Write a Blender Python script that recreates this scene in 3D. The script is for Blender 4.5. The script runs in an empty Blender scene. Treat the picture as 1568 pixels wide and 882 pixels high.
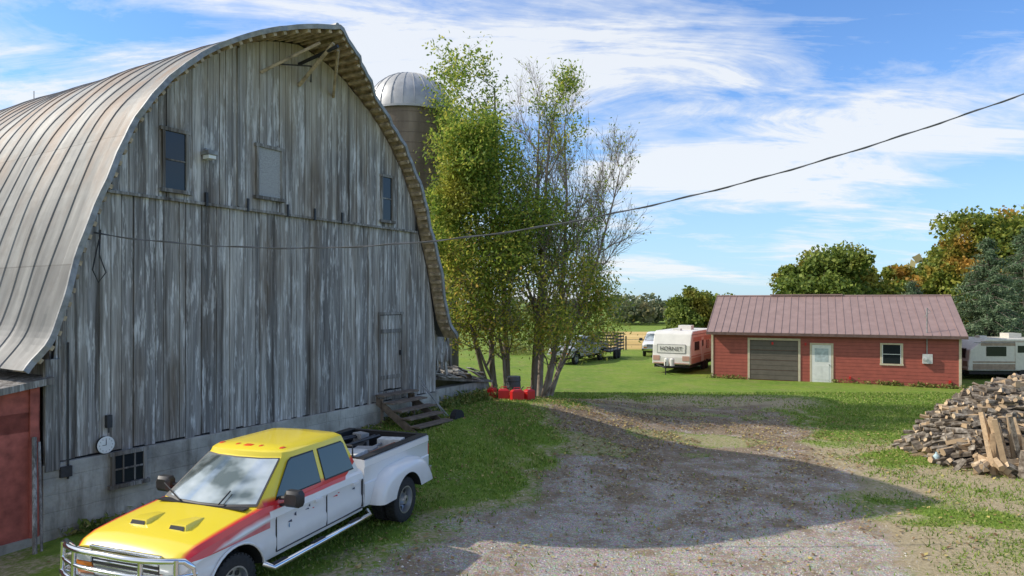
import bpy, math, random
import numpy as np
from mathutils import Vector, Matrix
rad=math.radians
random.seed(4)
RNG=np.random.default_rng(7)
scene=bpy.context.scene
col=scene.collection

# ---------------------------------------------------------------- materials
class MT:
    def __init__(s,name,rough=.75,metal=0.0,color=(.5,.5,.5),spec=None):
        s.m=bpy.data.materials.new(name); s.m.use_nodes=True
        s.nt=s.m.node_tree; s.b=s.nt.nodes['Principled BSDF']
        s.b.inputs['Roughness'].default_value=rough
        s.b.inputs['Metallic'].default_value=metal
        s.b.inputs['Base Color'].default_value=(*color,1)
        if spec is not None: s.b.inputs['Specular IOR Level'].default_value=spec
    def N(s,t): return s.nt.nodes.new(t)
    def L(s,a,b): s.nt.links.new(a,b)
    def co(s,scale=(1,1,1),kind='Object'):
        t=s.N('ShaderNodeTexCoord'); mp=s.N('ShaderNodeMapping')
        mp.inputs['Scale'].default_value=scale
        s.L(t.outputs[kind],mp.inputs['Vector']); return mp.outputs[0]
    def noise(s,scale,detail=4,vec=None,rough=.55,dist=0):
        n=s.N('ShaderNodeTexNoise'); n.inputs['Scale'].default_value=scale
        n.inputs['Detail'].default_value=detail; n.inputs['Roughness'].default_value=rough
        n.inputs['Distortion'].default_value=dist
        if vec is None: vec=s.co()
        s.L(vec,n.inputs['Vector']); return n.outputs['Fac']
    def voro(s,scale,vec=None,out='Distance'):
        n=s.N('ShaderNodeTexVoronoi'); n.inputs['Scale'].default_value=scale
        if vec is None: vec=s.co()
        s.L(vec,n.inputs['Vector']); return n.outputs[out]
    def ramp(s,fac,stops,interp='LINEAR'):
        r=s.N('ShaderNodeValToRGB'); e=r.color_ramp.elements; r.color_ramp.interpolation=interp
        while len(e)<len(stops): e.new(.5)
        for i,(p,c) in enumerate(stops):
            e[i].position=p
            e[i].color=(*c,1) if not isinstance(c,(int,float)) else (c,c,c,1)
        s.L(fac,r.inputs[0]); return r.outputs[0]
    def mix(s,fac,a,b,blend='MIX'):
        n=s.N('ShaderNodeMix'); n.data_type='RGBA'; n.blend_type=blend
        for v,k in ((fac,0),(a,6),(b,7)):
            if isinstance(v,(int,float)): n.inputs[k].default_value=v
            elif isinstance(v,tuple): n.inputs[k].default_value=(*v,1)
            else: s.L(v,n.inputs[k])
        return n.outputs[2]
    def math(s,op,a,b=0.0,c=None):
        n=s.N('ShaderNodeMath'); n.operation=op
        for i,v in enumerate((a,b,c)):
            if v is None: continue
            if isinstance(v,(int,float)): n.inputs[i].default_value=v
            else: s.L(v,n.inputs[i])
        return n.outputs[0]
    def attr(s,name):
        n=s.N('ShaderNodeAttribute'); n.attribute_name=name; return n.outputs['Fac']
    def island(s):
        return s.N('ShaderNodeNewGeometry').outputs['Random Per Island']
    def sep(s,vec):
        n=s.N('ShaderNodeSeparateXYZ'); s.L(vec,n.inputs[0]); return n.outputs
    def color(s,c): s.L(c,s.b.inputs['Base Color'])
    def bump(s,h,strength=.5,dist=.02):
        n=s.N('ShaderNodeBump'); n.inputs['Strength'].default_value=strength
        n.inputs['Distance'].default_value=dist
        s.L(h,n.inputs['Height']); s.L(n.outputs[0],s.b.inputs['Normal'])

def plain(name,c,rough=.6,metal=0,var=.25,scale=6,spec=None):
    t=MT(name,rough,metal,c,spec)
    n=t.noise(scale,4)
    lo=tuple(x*(1-var) for x in c); hi=tuple(min(1,x*(1+var)) for x in c)
    t.color(t.ramp(n,[(.3,lo),(.7,hi)]))
    return t.m

def m_barnwood(name,dark=1.0):
    t=MT(name,.85,spec=.2)
    isl=t.island()
    D=dark
    st=t.noise(1,5,t.co((11,11,.32)),.65)
    fine=t.noise(1,3,t.co((70,70,1.6)),.6)
    base=t.ramp(st,[(.28,(.17*D,.155*D,.145*D)),(.5,(.40*D,.38*D,.355*D)),(.72,(.67*D,.645*D,.61*D))])
    per=t.ramp(isl,[(0,(.55,.55,.56)),(.3,(.82,.82,.83)),(.7,(1.0,.98,.95)),(1,(1.15,1.14,1.12))])
    c=t.mix(1.0,base,per,'MULTIPLY')
    pt=t.noise(1,4,t.co((8,8,.95)),.72)
    pm=t.ramp(pt,[(.53,0.0),(.62,.8)])
    c=t.mix(pm,c,(.78*D,.76*D,.73*D))
    bs=t.noise(1,4,t.co((1.3,1.3,.22)),.6)
    bm=t.ramp(bs,[(.50,0.0),(.68,.78)])
    c=t.mix(bm,c,(.20*D,.155*D,.115*D))
    ds=t.noise(1,4,t.co((3.6,3.6,.14)),.7)
    c=t.mix(t.ramp(ds,[(.54,0.0),(.66,.8)]),c,(.09*D,.075*D,.062*D))
    g=t.ramp(fine,[(.3,(.50,.50,.50)),(.65,(1.1,1.1,1.1))])
    c=t.mix(.8,c,g,'MULTIPLY')
    z=t.sep(t.co())[2]
    up=t.ramp(t.math('ADD',t.math('MULTIPLY',z,.08),t.math('MULTIPLY',t.math('SUBTRACT',bs,.5),.25)),[(.68,0.0),(.86,.65)])
    c=t.mix(up,c,(.50*D,.42*D,.30*D))
    t.color(c); t.bump(t.math('ADD',st,fine),.5,.012)
    return t.m

M_wood=m_barnwood('weathered_boards')
M_wood2=m_barnwood('weathered_boards_dark',.62)
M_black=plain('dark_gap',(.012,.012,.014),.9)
M_glass=MT('window_glass',.10,0,(.02,.025,.03),.45).m
t=MT('old_concrete',.9,spec=.2)
c=t.ramp(t.noise(1.1,6,None,.65),[(.3,(.24,.225,.20)),(.5,(.40,.38,.34)),(.72,(.58,.56,.51))])
z=t.sep(t.co())[2]
wv=t.math('FRACT',t.math('MULTIPLY',t.math('ADD',z,t.math('MULTIPLY',t.noise(.8,2),.05)),3.1))
ln=t.ramp(wv,[(0,.6),(.05,1.0),(.95,1.0),(1,.7)])
c=t.mix(t.ramp(t.noise(1.6,3),[(.4,.1),(.6,.7)]),c,ln,'MULTIPLY')
c=t.mix(t.ramp(t.noise(1,5,t.co((3,3,.5)),.65),[(.5,0.),(.66,.7)]),c,(.15,.135,.11))
t.color(c); t.bump(t.math('ADD',t.noise(14,5),ln),.6,.02); M_conc=t.m

# galvanised roof
t=MT('galvanised_roof',.6,.2,spec=.25)
c=t.ramp(t.noise(1,5,t.co((1.3,3.4,.5))),[(.3,(.15,.15,.15)),(.55,(.225,.225,.22)),(.75,(.32,.315,.305))])
xyz=t.sep(t.co())
sh_=t.N('ShaderNodeTexWhiteNoise'); sh_.noise_dimensions='2D'
cv=t.N('ShaderNodeCombineXYZ'); t.L(t.math('FLOOR',t.math('MULTIPLY',xyz[1],1.09)),cv.inputs[0]); t.L(t.math('FLOOR',t.math('MULTIPLY',xyz[2],.38)),cv.inputs[1]); t.L(cv.outputs[0],sh_.inputs['Vector'])
c=t.mix(1.0,c,t.ramp(sh_.outputs['Value'],[(0,.72),(1,1.15)]),'MULTIPLY')
zf=t.math('FRACT',t.math('MULTIPLY',xyz[2],.38))
c=t.mix(t.ramp(zf,[(0,.8),(.012,.0),(1,0.)]),c,(.07,.065,.06))
zz=t.math('MULTIPLY',xyz[2],.0833)
rust=t.math('MULTIPLY',t.ramp(zz,[(.45,.10),(.92,.95)]),t.ramp(t.noise(1,5,t.co((.5,.9,.35)),.7),[(.46,0.),(.60,.95)]))
c=t.mix(rust,c,(.20,.12,.07))
c=t.mix(t.ramp(t.noise(2.2,5),[(.52,0.),(.72,.45)]),c,(.14,.13,.12))
t.color(c); t.bump(t.noise(3,3),.15,.03); M_roof=t.m
M_under=plain('roof_underside_boards',(.42,.33,.22),.9,0,.5,5)
M_galv=plain('galvanised_edge',(.28,.28,.28),.6,.3,.3)

def m_siding(name,colr,pitch,rough=.55):
    t=MT(name,rough)
    z=t.sep(t.co())[2]
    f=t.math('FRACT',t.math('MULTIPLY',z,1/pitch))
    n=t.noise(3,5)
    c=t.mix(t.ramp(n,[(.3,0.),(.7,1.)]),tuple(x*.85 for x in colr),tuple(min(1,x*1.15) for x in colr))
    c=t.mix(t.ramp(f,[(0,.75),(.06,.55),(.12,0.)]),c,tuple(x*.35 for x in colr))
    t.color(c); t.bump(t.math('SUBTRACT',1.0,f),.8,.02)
    return t.m
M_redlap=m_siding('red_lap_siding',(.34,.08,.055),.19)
M_redshed=plain('red_painted_boards',(.36,.095,.07),.8,0,.35,5)
M_mauve=plain('brown_metal_roof',(.29,.195,.175),.5,.1,.12,2)
M_trim=plain('tan_trim',(.58,.50,.37),.6,0,.1)
M_bronze=m_siding('bronze_garage_door',(.12,.10,.08),.28)
M_white=plain('white_paint',(.74,.74,.72),.5,0,.08,4)
M_chrome=MT('chrome',.12,1.0,(.75,.76,.78)).m
M_alloy=MT('wheel_alloy',.3,.9,(.55,.56,.58)).m
M_tyre=plain('tyre_rubber',(.022,.022,.024),.85,0,.3,20)
M_plastic=plain('black_plastic',(.02,.02,.022),.5)
M_darkmetal=plain('dark_metal',(.05,.05,.055),.5,.4)
M_amber=MT('amber_lens',.2,0,(.75,.22,.02)).m
M_redp=MT('red_plastic',.35,0,(.55,.02,.02)).m

# ---------------------------------------------------------------- geometry collector
class G:
    def __init__(s): s.v=[];s.f=[];s.m=[]
    def add(s,vs,fs,mi=0):
        o=len(s.v); s.v.extend([tuple(p) for p in vs])
        for i,f in enumerate(fs):
            s.f.append(tuple(o+k for k in f)); s.m.append(mi if isinstance(mi,int) else mi[i])
    def box(s,x0,x1,y0,y1,z0,z1,mi=0,M=None):
        vs=[Vector((x,y,z)) for x in (x0,x1) for y in (y0,y1) for z in (z0,z1)]
        if M is not None: vs=[M@p for p in vs]
        s.add(vs,[(0,1,3,2),(4,6,7,5),(0,4,5,1),(2,3,7,6),(0,2,6,4),(1,5,7,3)],mi)
    def tube(s,pts,rs,n=8,mi=0,capmi=None,cap=True):
        pts=[Vector(p) for p in pts]
        if isinstance(rs,(int,float)): rs=[rs]*len(pts)
        o=[]
        for i,p in enumerate(pts):
            d=(pts[min(i+1,len(pts)-1)]-pts[max(i-1,0)]).normalized()
            if i==0:
                r=Vector((0,0,1)) if abs(d.z)<.9 else Vector((1,0,0))
                a=d.cross(r).normalized()
            else:
                a=(a-d*a.dot(d)).normalized()
            b=d.cross(a)
            for k in range(n):
                an=2*math.pi*k/n
                o.append(p+(a*math.cos(an)+b*math.sin(an))*rs[i])
        fs=[]
        for i in range(len(pts)-1):
            for k in range(n):
                fs.append((i*n+k,i*n+(k+1)%n,(i+1)*n+(k+1)%n,(i+1)*n+k))
        ms=[mi]*len(fs)
        if cap:
            fs.append(tuple(range(n))[::-1]); fs.append(tuple((len(pts)-1)*n+k for k in range(n)))
            ms+= [capmi if capmi is not None else mi]*2
        s.add(o,fs,ms)
    def loft(s,loops,mi=0,closed=True,caps=True):
        n=len(loops[0]); o=[p for l in loops for p in l]; fs=[]
        for i in range(len(loops)-1):
            for k in range(n if closed else n-1):
                fs.append((i*n+k,i*n+(k+1)%n,(i+1)*n+(k+1)%n,(i+1)*n+k))
        if caps:
            fs.append(tuple(range(n))[::-1]); fs.append(tuple((len(loops)-1)*n+k for k in range(n)))
        s.add(o,fs,mi)
    def build(s,name,mats,parent=None,loc=(0,0,0),rz=0,smooth=False,bevel=0,ang=35,fix=True):
        me=bpy.data.meshes.new(name); me.from_pydata(s.v,[],s.f)
        for m in mats: me.materials.append(m)
        me.polygons.foreach_set('material_index',s.m)
        if fix:
            import bmesh
            bm=bmesh.new(); bm.from_mesh(me); bmesh.ops.recalc_face_normals(bm,faces=bm.faces); bm.to_mesh(me); bm.free()
        if smooth:
            me.shade_smooth(); me.set_sharp_from_angle(angle=rad(ang))
        me.update()
        ob=bpy.data.objects.new(name,me); col.objects.link(ob)
        ob.location=loc; ob.rotation_euler=(0,0,rz)
        if parent: ob.parent=parent
        if bevel:
            b=ob.modifiers.new('bevel','BEVEL'); b.width=bevel; b.segments=2; b.limit_method='ANGLE'
        return ob
def empty(name,loc=(0,0,0),rz=0,sc=1):
    e=bpy.data.objects.new(name,None); col.objects.link(e); e.location=loc; e.rotation_euler=(0,0,rz); e.scale=(sc,)*3
    e.empty_display_size=.3
    return e
def boolean(ob,cutters):
    for c in cutters:
        b=ob.modifiers.new('cut','BOOLEAN'); b.operation='DIFFERENCE'; b.object=c; b.solver='EXACT'
    bpy.context.view_layer.update()
    dg=bpy.context.evaluated_depsgraph_get()
    me=bpy.data.meshes.new_from_object(ob.evaluated_get(dg))
    ob.modifiers.clear(); ob.data=me
    for c in cutters: bpy.data.objects.remove(c)

def sms(a,b,x):
    t=np.clip((x-a)/(b-a),0,1); return t*t*(3-2*t)
def gz(x,y):
    x=np.asarray(x,float); y=np.asarray(y,float)
    dx=x+8.7; dy=y-12.8
    t=.52*dx+.854*dy; u=.854*dx-.52*dy
    r=.95*sms(2,11,t)*(1-sms(1.8,8.5,u))*(1-sms(14,24,t))
    d2=((x+3.8)**2+(y-11.4)**2)/4.5**2
    w=np.exp(-d2*d2)
    z=r*(1-w)+.40*w
    z=z-6.0*sms(52,260,y)
    z=z+.03*np.sin(x*.7+1)*np.cos(y*.5)*(1-w)
    return z
def g1(x,y): return float(gz(x,y))

# ---------------------------------------------------------------- ground
def vnoise(x,y,s,seed):
    x=x*s; y=y*s
    xi=np.floor(x).astype(int); yi=np.floor(y).astype(int); fx=x-xi; fy=y-yi
    fx=fx*fx*(3-2*fx); fy=fy*fy*(3-2*fy)
    def h(a,b):
        n=np.sin(a*127.1+b*311.7+seed*74.7)*43758.5453
        return n-np.floor(n)
    return (h(xi,yi)*(1-fx)+h(xi+1,yi)*fx)*(1-fy)+(h(xi,yi+1)*(1-fx)+h(xi+1,yi+1)*fx)*fy
def fbm(x,y,s,seed):
    return .5*vnoise(x,y,s,seed)+.3*vnoise(x,y,s*2.1,seed+1)+.2*vnoise(x,y,s*4.3,seed+2)
def gravel(x,y):
    yy=[0,8,11,13.5,20,25,31,34]
    a=np.interp(y,yy,[-4,-3.4,-2.6,-1.0,1.1,1.9,1.2,1.5]); b=np.interp(y,yy,[6.0,6.0,6.3,7.6,9.2,10.8,12.5,12])
    n=(fbm(x,y,.5,3)-.5)*3.4
    m=sms(-1.3,1.3,x-a+n)*sms(-1.5,1.3,b-x+n)*(1-sms(28.5,31.5,y+n*.8))
    hole=sms(.56,.70,fbm(x,y,.45,31))*sms(14,18,y)*.6
    return np.clip(m-hole,0,1)
def dry(x,y):
    n=fbm(x,y,.4,11)
    d=sms(.26,.48,n)*sms(4,6.5,x)*(1-sms(20,25,y))*(1-sms(12,17,x))*(.65+.35*sms(.3,.6,fbm(x,y,1.1,5)))
    g=gravel(x,y)
    edge=np.clip(1-np.abs(g-.35)/.35,0,1)*.75
    tr=np.exp(-(((x-2.5)/3.5)**2+((y-27.5)/3)**2))*sms(.35,.6,n)
    far=sms(27,30.5,y)*(1-sms(32,34.5,y))*sms(1,3,x)*(1-sms(12,16,x))*.9*sms(.3,.55,n)
    left=sms(.5,.68,fbm(x,y,.7,71))*(1-sms(-1,2,x))*(1-sms(15,19,y))*.6
    return np.clip(np.maximum.reduce([d,edge,tr*1.2,far,left]),0,1)
def cat(a): return np.unique(np.round(np.concatenate(a),4))
xs=cat([np.array([-2500.,-1200,-600,-300,-150,-80,-50]),np.arange(-35,-12,1.5),np.arange(-12,22,.25),np.arange(22,50,1.2),np.array([60.,80,110,150,220,300,600,1200,2500])])
ys=cat([np.array([-400.,-100,-40,-15]),np.arange(-5,6,1.),np.arange(6,42,.25),np.arange(42,72,1.2),np.arange(72,300,4.),np.array([350.,500,900,1800,3500])])
X,Y=np.meshgrid(xs,ys); Z=gz(X,Y)
nx,ny=len(xs),len(ys)
V=np.stack([X.ravel(),Y.ravel(),Z.ravel()],1)
I=np.arange(nx*ny).reshape(ny,nx)
F=np.stack([I[:-1,:-1].ravel(),I[:-1,1:].ravel(),I[1:,1:].ravel(),I[1:,:-1].ravel()],1)
def npmesh(name,V,F,mats,attrs={},smooth=True,mi=None,parent=None):
    me=bpy.data.meshes.new(name)
    me.vertices.add(len(V)); me.vertices.foreach_set('co',V.astype(np.float32).ravel())
    k=F.shape[1]; me.loops.add(F.size); me.loops.foreach_set('vertex_index',F.astype(np.int32).ravel())
    me.polygons.add(len(F)); me.polygons.foreach_set('loop_start',np.arange(0,F.size,k,dtype=np.int32))
    for m in mats: me.materials.append(m)
    if mi is not None: me.polygons.foreach_set('material_index',mi.astype(np.int32))
    me.update(calc_edges=True); me.validate()
    if smooth: me.shade_smooth()
    else: me.shade_flat()
    for n,a in attrs.items():
        at=me.attributes.new(n,'FLOAT','POINT'); at.data.foreach_set('value',a.astype(np.float32).ravel())
    ob=bpy.data.objects.new(name,me); col.objects.link(ob)
    if parent: ob.parent=parent
    return ob
t=MT('ground_cover',.95,spec=.15)
P=t.co()
n1=t.noise(.35,3,P); n2=t.noise(3.5,4,P); n3=t.noise(38,3,P,.7); n4=t.noise(11,4,P,.65); n5=t.noise(.9,5,P,.7)
grass=t.ramp(n2,[(.3,(.11,.20,.026)),(.55,(.18,.285,.040)),(.75,(.31,.36,.078))])
grass=t.mix(t.ramp(n1,[(.35,0.),(.7,.6)]),grass,(.29,.36,.055))
grass=t.mix(t.ramp(n5,[(.50,0.),(.68,.6)]),grass,(.33,.29,.12))
grass=t.mix(t.ramp(n3,[(.35,.5),(.6,0.)]),grass,(.06,.105,.018))
dirt=t.ramp(n4,[(.3,(.31,.235,.145)),(.6,(.48,.385,.26)),(.8,(.62,.53,.39))])
stone=t.ramp(n3,[(.28,(.18,.15,.12)),(.5,(.42,.37,.315)),(.72,(.72,.66,.58))])
vs=t.voro(26,P,'Color'); 
stone=t.mix(.25,stone,t.mix(1.0,stone,vs,'OVERLAY'))
br=t.math('ADD',n5,t.math('MULTIPLY',t.math('SUBTRACT',n4,.5),.5))
yv=t.sep(P)[1]
ybr=t.ramp(t.math('MULTIPLY',yv,.025),[(.34,0.),(.54,.17)])
stone=t.mix(t.ramp(t.math('ADD',br,ybr),[(.48,0.),(.64,.85)]),stone,t.ramp(n4,[(.35,(.14,.095,.055)),(.65,(.32,.235,.145))]))
gm=t.math('ADD',t.attr('gravel'),t.math('MULTIPLY',t.math('SUBTRACT',n4,.5),1.0))
dm=t.math('ADD',t.attr('dry'),t.math('MULTIPLY',t.math('SUBTRACT',n4,.5),1.2))
c=t.mix(t.ramp(dm,[(.42,0.),(.75,.9)]),grass,dirt)
c=t.mix(t.ramp(gm,[(.40,0.),(.72,1.)]),c,stone)
fld=t.ramp(t.noise(.05,3,P),[(.4,(.52,.36,.13)),(.6,(.64,.46,.19))])
c=t.mix(t.attr('field'),c,fld)
t.color(c); t.bump(t.math('ADD',n3,n4),.9,.035); M_ground=t.m
gr=gravel(X,Y); dr=dry(X,Y)
fl=sms(63,67,Y)*(1-sms(200,225,Y))*sms(.130,.142,X/np.maximum(Y,1))*(1-sms(60,64,X))
npmesh('ground',V,F,[M_ground],{'gravel':gr,'dry':dr,'field':fl})

def leafmat(name,stops,trans=.35,rough=.6,orange=None):
    t=MT(name,rough,spec=.25)
    i=t.island()
    c=t.ramp(i,stops)
    if orange:
        m=t.ramp(t.noise(orange[1],2),[(orange[2],0.),(orange[2]+.1,orange[3])])
        c=t.mix(m,c,orange[0])
    t.color(c)
    tr=t.N('ShaderNodeBsdfTranslucent'); t.L(c,tr.inputs[0])
    ms=t.N('ShaderNodeMixShader'); ms.inputs[0].default_value=trans
    out=t.nt.nodes['Material Output']
    t.L(t.b.outputs[0],ms.inputs[1]); t.L(tr.outputs[0],ms.inputs[2]); t.L(ms.outputs[0],out.inputs[0])
    return t.m
N=230000
d=8+26*RNG.random(N)
k=RNG.uniform(-.45,.80,N)
bx=k*d; by=d
keep=(RNG.random(N)<np.clip(1-gravel(bx,by)*1.1-dry(bx,by)*.85,0.02,1))
tt=.52*(bx+8.7)+.854*(by-12.8); uu=.854*(bx+8.7)-.52*(by-12.8)
keep&=~((tt<12.2)&(uu<.12))
bx=bx[keep];by=by[keep];n=len(bx)
h=RNG.uniform(.03,.085,n)*(.6+.9*vnoise(bx,by,.8,17)); w=RNG.uniform(.006,.014,n)*(1+by/20); an=RNG.uniform(0,6.28,n)
zb=gz(bx,by)-.005
lean=RNG.normal(0,.5,(n,2))*h[:,None]
A=np.stack([bx-np.cos(an)*w,by-np.sin(an)*w,zb],1);B=np.stack([bx+np.cos(an)*w,by+np.sin(an)*w,zb],1)
C=np.stack([bx+lean[:,0],by+lean[:,1],zb+h],1)
VV=np.stack([A,B,C],1).reshape(-1,3)
M_blade=leafmat('grass_blades',[(0,(.10,.185,.024)),(.5,(.195,.305,.043)),(.82,(.30,.385,.078)),(1,(.50,.43,.19))],.3)
npmesh('grass',VV,np.arange(3*n).reshape(-1,3),[M_blade],smooth=False)

def quads(P,size,flat=False,asp=.6,rng=RNG,up=0.0):
    n=len(P)
    if flat:
        a=rng.uniform(0,6.28,n); u=np.stack([np.cos(a),np.sin(a),rng.normal(0,.25,n)],1); v=np.stack([-np.sin(a),np.cos(a),rng.normal(0,.25,n)],1)
    else:
        u=rng.normal(size=(n,3)); u/=np.linalg.norm(u,axis=1)[:,None]
        q=rng.normal(size=(n,3)); q[:,2]+=up; v=np.cross(u,q); v/=np.linalg.norm(v,axis=1)[:,None]+1e-9
    s=(size*rng.uniform(.6,1.3,n))[:,None]
    Q=np.stack([P-u*s,P+v*s*asp-u*s*.1,P+u*s,P-v*s*asp-u*s*.1],1).reshape(-1,3)
    return Q,np.arange(4*n).reshape(-1,4)
N=12000
lx=RNG.normal(4.6,4.2,N); ly=RNG.normal(23,4.0,N)
lx2=RNG.uniform(-3,14,3000); ly2=RNG.uniform(10,30,3000)
lx=np.concatenate([lx,lx2]); ly=np.concatenate([ly,ly2])
uu=.854*(lx+8.7)-.52*(ly-12.8); kk=(uu>.5)&(ly>9)&(ly<36)&(fbm(lx,ly,.6,44)>.42); lx=lx[kk];ly=ly[kk]
Q,F=quads(np.stack([lx,ly,gz(lx,ly)+.03],1),.040,True,.7)
M_litter=leafmat('dry_leaves',[(0,(.12,.065,.03)),(.4,(.26,.16,.07)),(.75,(.40,.29,.12)),(1,(.52,.44,.14))],.1)
npmesh('fallen_leaves',Q,F,[M_litter],smooth=False)
N=14000
py_=8.5+18*RNG.random(N)**1.4; px_=RNG.uniform(-3,11,N)
kk=RNG.random(N)<gravel(px_,py_)*1.1-.1; px_=px_[kk];py_=py_[kk];n=len(px_)
s=RNG.uniform(.008,.024,n)[:,None]
b=np.stack([px_,py_,gz(px_,py_)],1)
oc=np.array([[1,0,0],[0,1,0],[-1,0,0],[0,-1,0],[0,0,.8]])
VV=(b[:,None,:]+oc[None]*s[:,None,:]*RNG.uniform(.6,1.3,(n,5,1))).reshape(-1,3)
F=(np.arange(n)[:,None,None]*5+np.array([[0,1,4],[1,2,4],[2,3,4],[3,0,4]])[None]).reshape(-1,3)
t=MT('pebble',.9); t.color(t.ramp(t.island(),[(0,(.18,.15,.12)),(.5,(.41,.37,.32)),(1,(.68,.64,.57))])); 
npmesh('gravel',VV,F,[t.m],smooth=False)

# ---------------------------------------------------------------- BARN
BA=math.atan2(.854,.52)
barn=empty('weathered_barn',(-8.7,12.8,0),BA)
HS=[0,1,2,3,3.8,4.35,4.95,5.42,5.75,5.88,5.9]; HZ=[11.28,11.05,10.6,9.9,9.05,8.25,6.9,5.6,4.2,2.6,-.3]
def catmull(pts,sub=6):
    out=[];P=[pts[0]]+pts+[pts[-1]]
    for i in range(1,len(P)-2):
        p0,p1,p2,p3=[np.array(q,float) for q in P[i-1:i+3]]
        for k in range(sub):
            t=k/sub
            out.append(.5*((2*p1)+(-p0+p2)*t+(2*p0-5*p1+4*p2-p3)*t*t+(-p0+3*p1-3*p2+p3)*t**3))
    out.append(np.array(pts[-1],float)); return out
half=catmull([(a,b) for a,b in zip(HS,HZ)],6)
hs=np.array([p[0] for p in half]); hz=np.array([p[1] for p in half])
W=11.8; CX=5.9
def zprof(t): return float(np.interp(abs(t-CX),hs,hz))
g=G()
prof=[(CX+p[0],p[1]) for p in half][::-1]; prof=prof+[(CX-p[0],p[1]) for p in half[1:]]
n=len(prof)
g.add([(a,.03,b) for a,b in prof],[tuple(range(n))],0)
g.add([(a,26,b) for a,b in prof],[tuple(range(n))],1)
g.box(0.05,.15,.05,26,-.5,4.2,1); g.box(W-.15,W-.05,.05,26,-.5,4.2,1)
g.build('wall_core',[M_black,M_wood2],barn)
g=G(); rnd=random.Random(3)
def boards(z0,zt,y,wmin,wmax,tlo,thi):
    t=tlo
    while t<thi-.02:
        w=min(rnd.uniform(wmin,wmax),thi-t)
        gp=rnd.choice([.003,.005,.009,.014])
        a,b=t+gp,t+w-.004
        za=min(zt,zprof(a)-.02); zb=min(zt,zprof(b)-.02)
        if min(za,zb)>z0+.1:
            yy=y-rnd.uniform(0,.020); j=rnd.uniform(-.03,.03)
            vs=[(a,yy,z0+j),(b,yy,z0+j),(b,yy-rnd.uniform(-.006,.006),zb),(a,yy,za),(a,.03,z0+j),(b,.03,z0+j),(b,.03,zb),(a,.03,za)]
            g.add(vs,[(0,1,2,3),(0,4,5,1),(1,5,6,2),(3,2,6,7),(0,3,7,4)],0)
        t+=w
boards(1.55,6.83,0,.13,.25,.02,9.03)
boards(1.55,1.84,0,.15,.24,9.03,10.07); boards(4.2,6.83,0,.15,.24,9.03,10.07)
boards(1.55,6.83,0,.15,.24,10.07,W-.02)
boards(6.80,12,-.045,.15,.24,.3,4.06)
boards(6.80,12,-.075,.17,.24,4.10,7.68)
boards(6.80,12,-.045,.15,.24,7.72,W-.3)
boards(1.88,4.14,-.015,.15,.19,9.07,10.03)
g.build('siding_boards',[M_wood],barn)
g=G()
for a in (9.02,10.06): g.box(a-.035,a+.035,-.045,-.02,1.84,4.22,0)
g.box(8.98,10.12,-.047,-.02,4.16,4.24,0)
g.box(9.1,10.0,-.05,-.028,2.2,2.32,0); g.box(9.1,10.0,-.05,-.028,3.6,3.72,0)
g.box(9.93,9.98,-.09,-.03,2.9,3.05,1); 
g.box(1.05,W-1.05,-.10,-.045,6.76,6.82,0)
for a in (4.08,7.70): g.box(a-.03,a+.03,-.10,-.05,6.84,zprof(a)-.1,0)
for a in (3.2,4.3,5.5,6.4,7.4): g.box(a,a+.05,-.13,-.06,6.74,7.05,1)
g.tube([(5.9,-.1,10.75),(5.9,-1.5,10.95)],.045,8,1)
g.tube([(5.2,-.1,10.55),(5.9,-.55,10.62),(6.3,-.1,10.4)],.02,6,1)
g.tube([(.92,-.06,6.0),(.85,-.15,5.5),(.95,-.2,5.15),(.85,-.12,4.95),(.72,-.15,5.2),(.82,-.2,5.8)],.014,5,1)
g.tube([(.30,-.10,3.8),(.30,-.10,1.2)],.02,6,1)
g.box(1.02,1.12,-.12,-.03,2.05,2.3,1); g.tube([(1.07,-.08,2.3),(1.07,-.08,1.95)],.015,6,1)
g.box(.15,.35,-.16,-.08,1.25,1.45,1)
g.build('battens_and_hardware',[M_wood2,M_darkmetal],barn)
def window(a,b,z0,z1,y,kind,mx=1,mz=2,name='window'):
    g=G(); f=.06
    g.box(a+f-.01,b-f+.01,y-.012,y+.02,z0+f-.01,z1-f+.01,1)
    g.box(a,a+f,y-.05,y+.02,z0,z1,0); g.box(b-f,b,y-.05,y+.02,z0,z1,0)
    g.box(a-.04,b+.04,y-.053,y+.02,z1-f,z1+.02,0); g.box(a-.06,b+.06,y-.09,y+.02,z0-.04,z0+f-.02,0)
    for i in range(1,mx): 
        x=a+(b-a)*i/mx; g.box(x-.013,x+.013,y-.03,y-.014,z0+f,z1-f,0)
    for i in range(1,mz):
        z=z0+(z1-z0)*i/mz; g.box(a+f,b-f,y-.034,y-.016,z-.016,z+.016,0)
    return g.build(name,[M_wood2,kind],barn)
t=MT('speckled_board',.9); t.color(t.ramp(t.noise(45,4),[(.4,(.20,.20,.20)),(.6,(.50,.50,.49))])); M_osb=t.m
window(2.18,2.78,6.97,8.32,-.07,M_glass,1,2,'loft_window')
window(4.56,5.35,7.12,8.42,-.10,M_osb,1,1,'boarded_window')
window(9.03,9.56,6.98,8.38,-.07,M_glass,1,2,'loft_window_small')
window(1.09,1.80,.85,1.53,-.12,M_glass,3,2,'foundation_window')
g=G()
g.box(-.12,W+.1,-.09,.4,-1,1.53,0); g.box(-.12,.4,.4,26,-1,1.6,0); g.box(W-.35,W+.1,.4,26,-1,1.6,0)
g.box(-.10,.16,-.12,-.02,1.4,3.5,1)
g.build('foundation',[M_conc,M_wood2],barn,bevel=.01)
g=G()
g.tube([(1.0,-.05,1.72),(1.0,-.11,1.72)],.17,24,1,capmi=0)
g.tube([(1.0,-.111,1.72),(1.0,-.114,1.72)],.15,24,0)
g.box(.995,1.005,-.122,-.116,1.72,1.83,1); g.box(.93,1.0,-.122,-.116,1.715,1.725,1)
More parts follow.
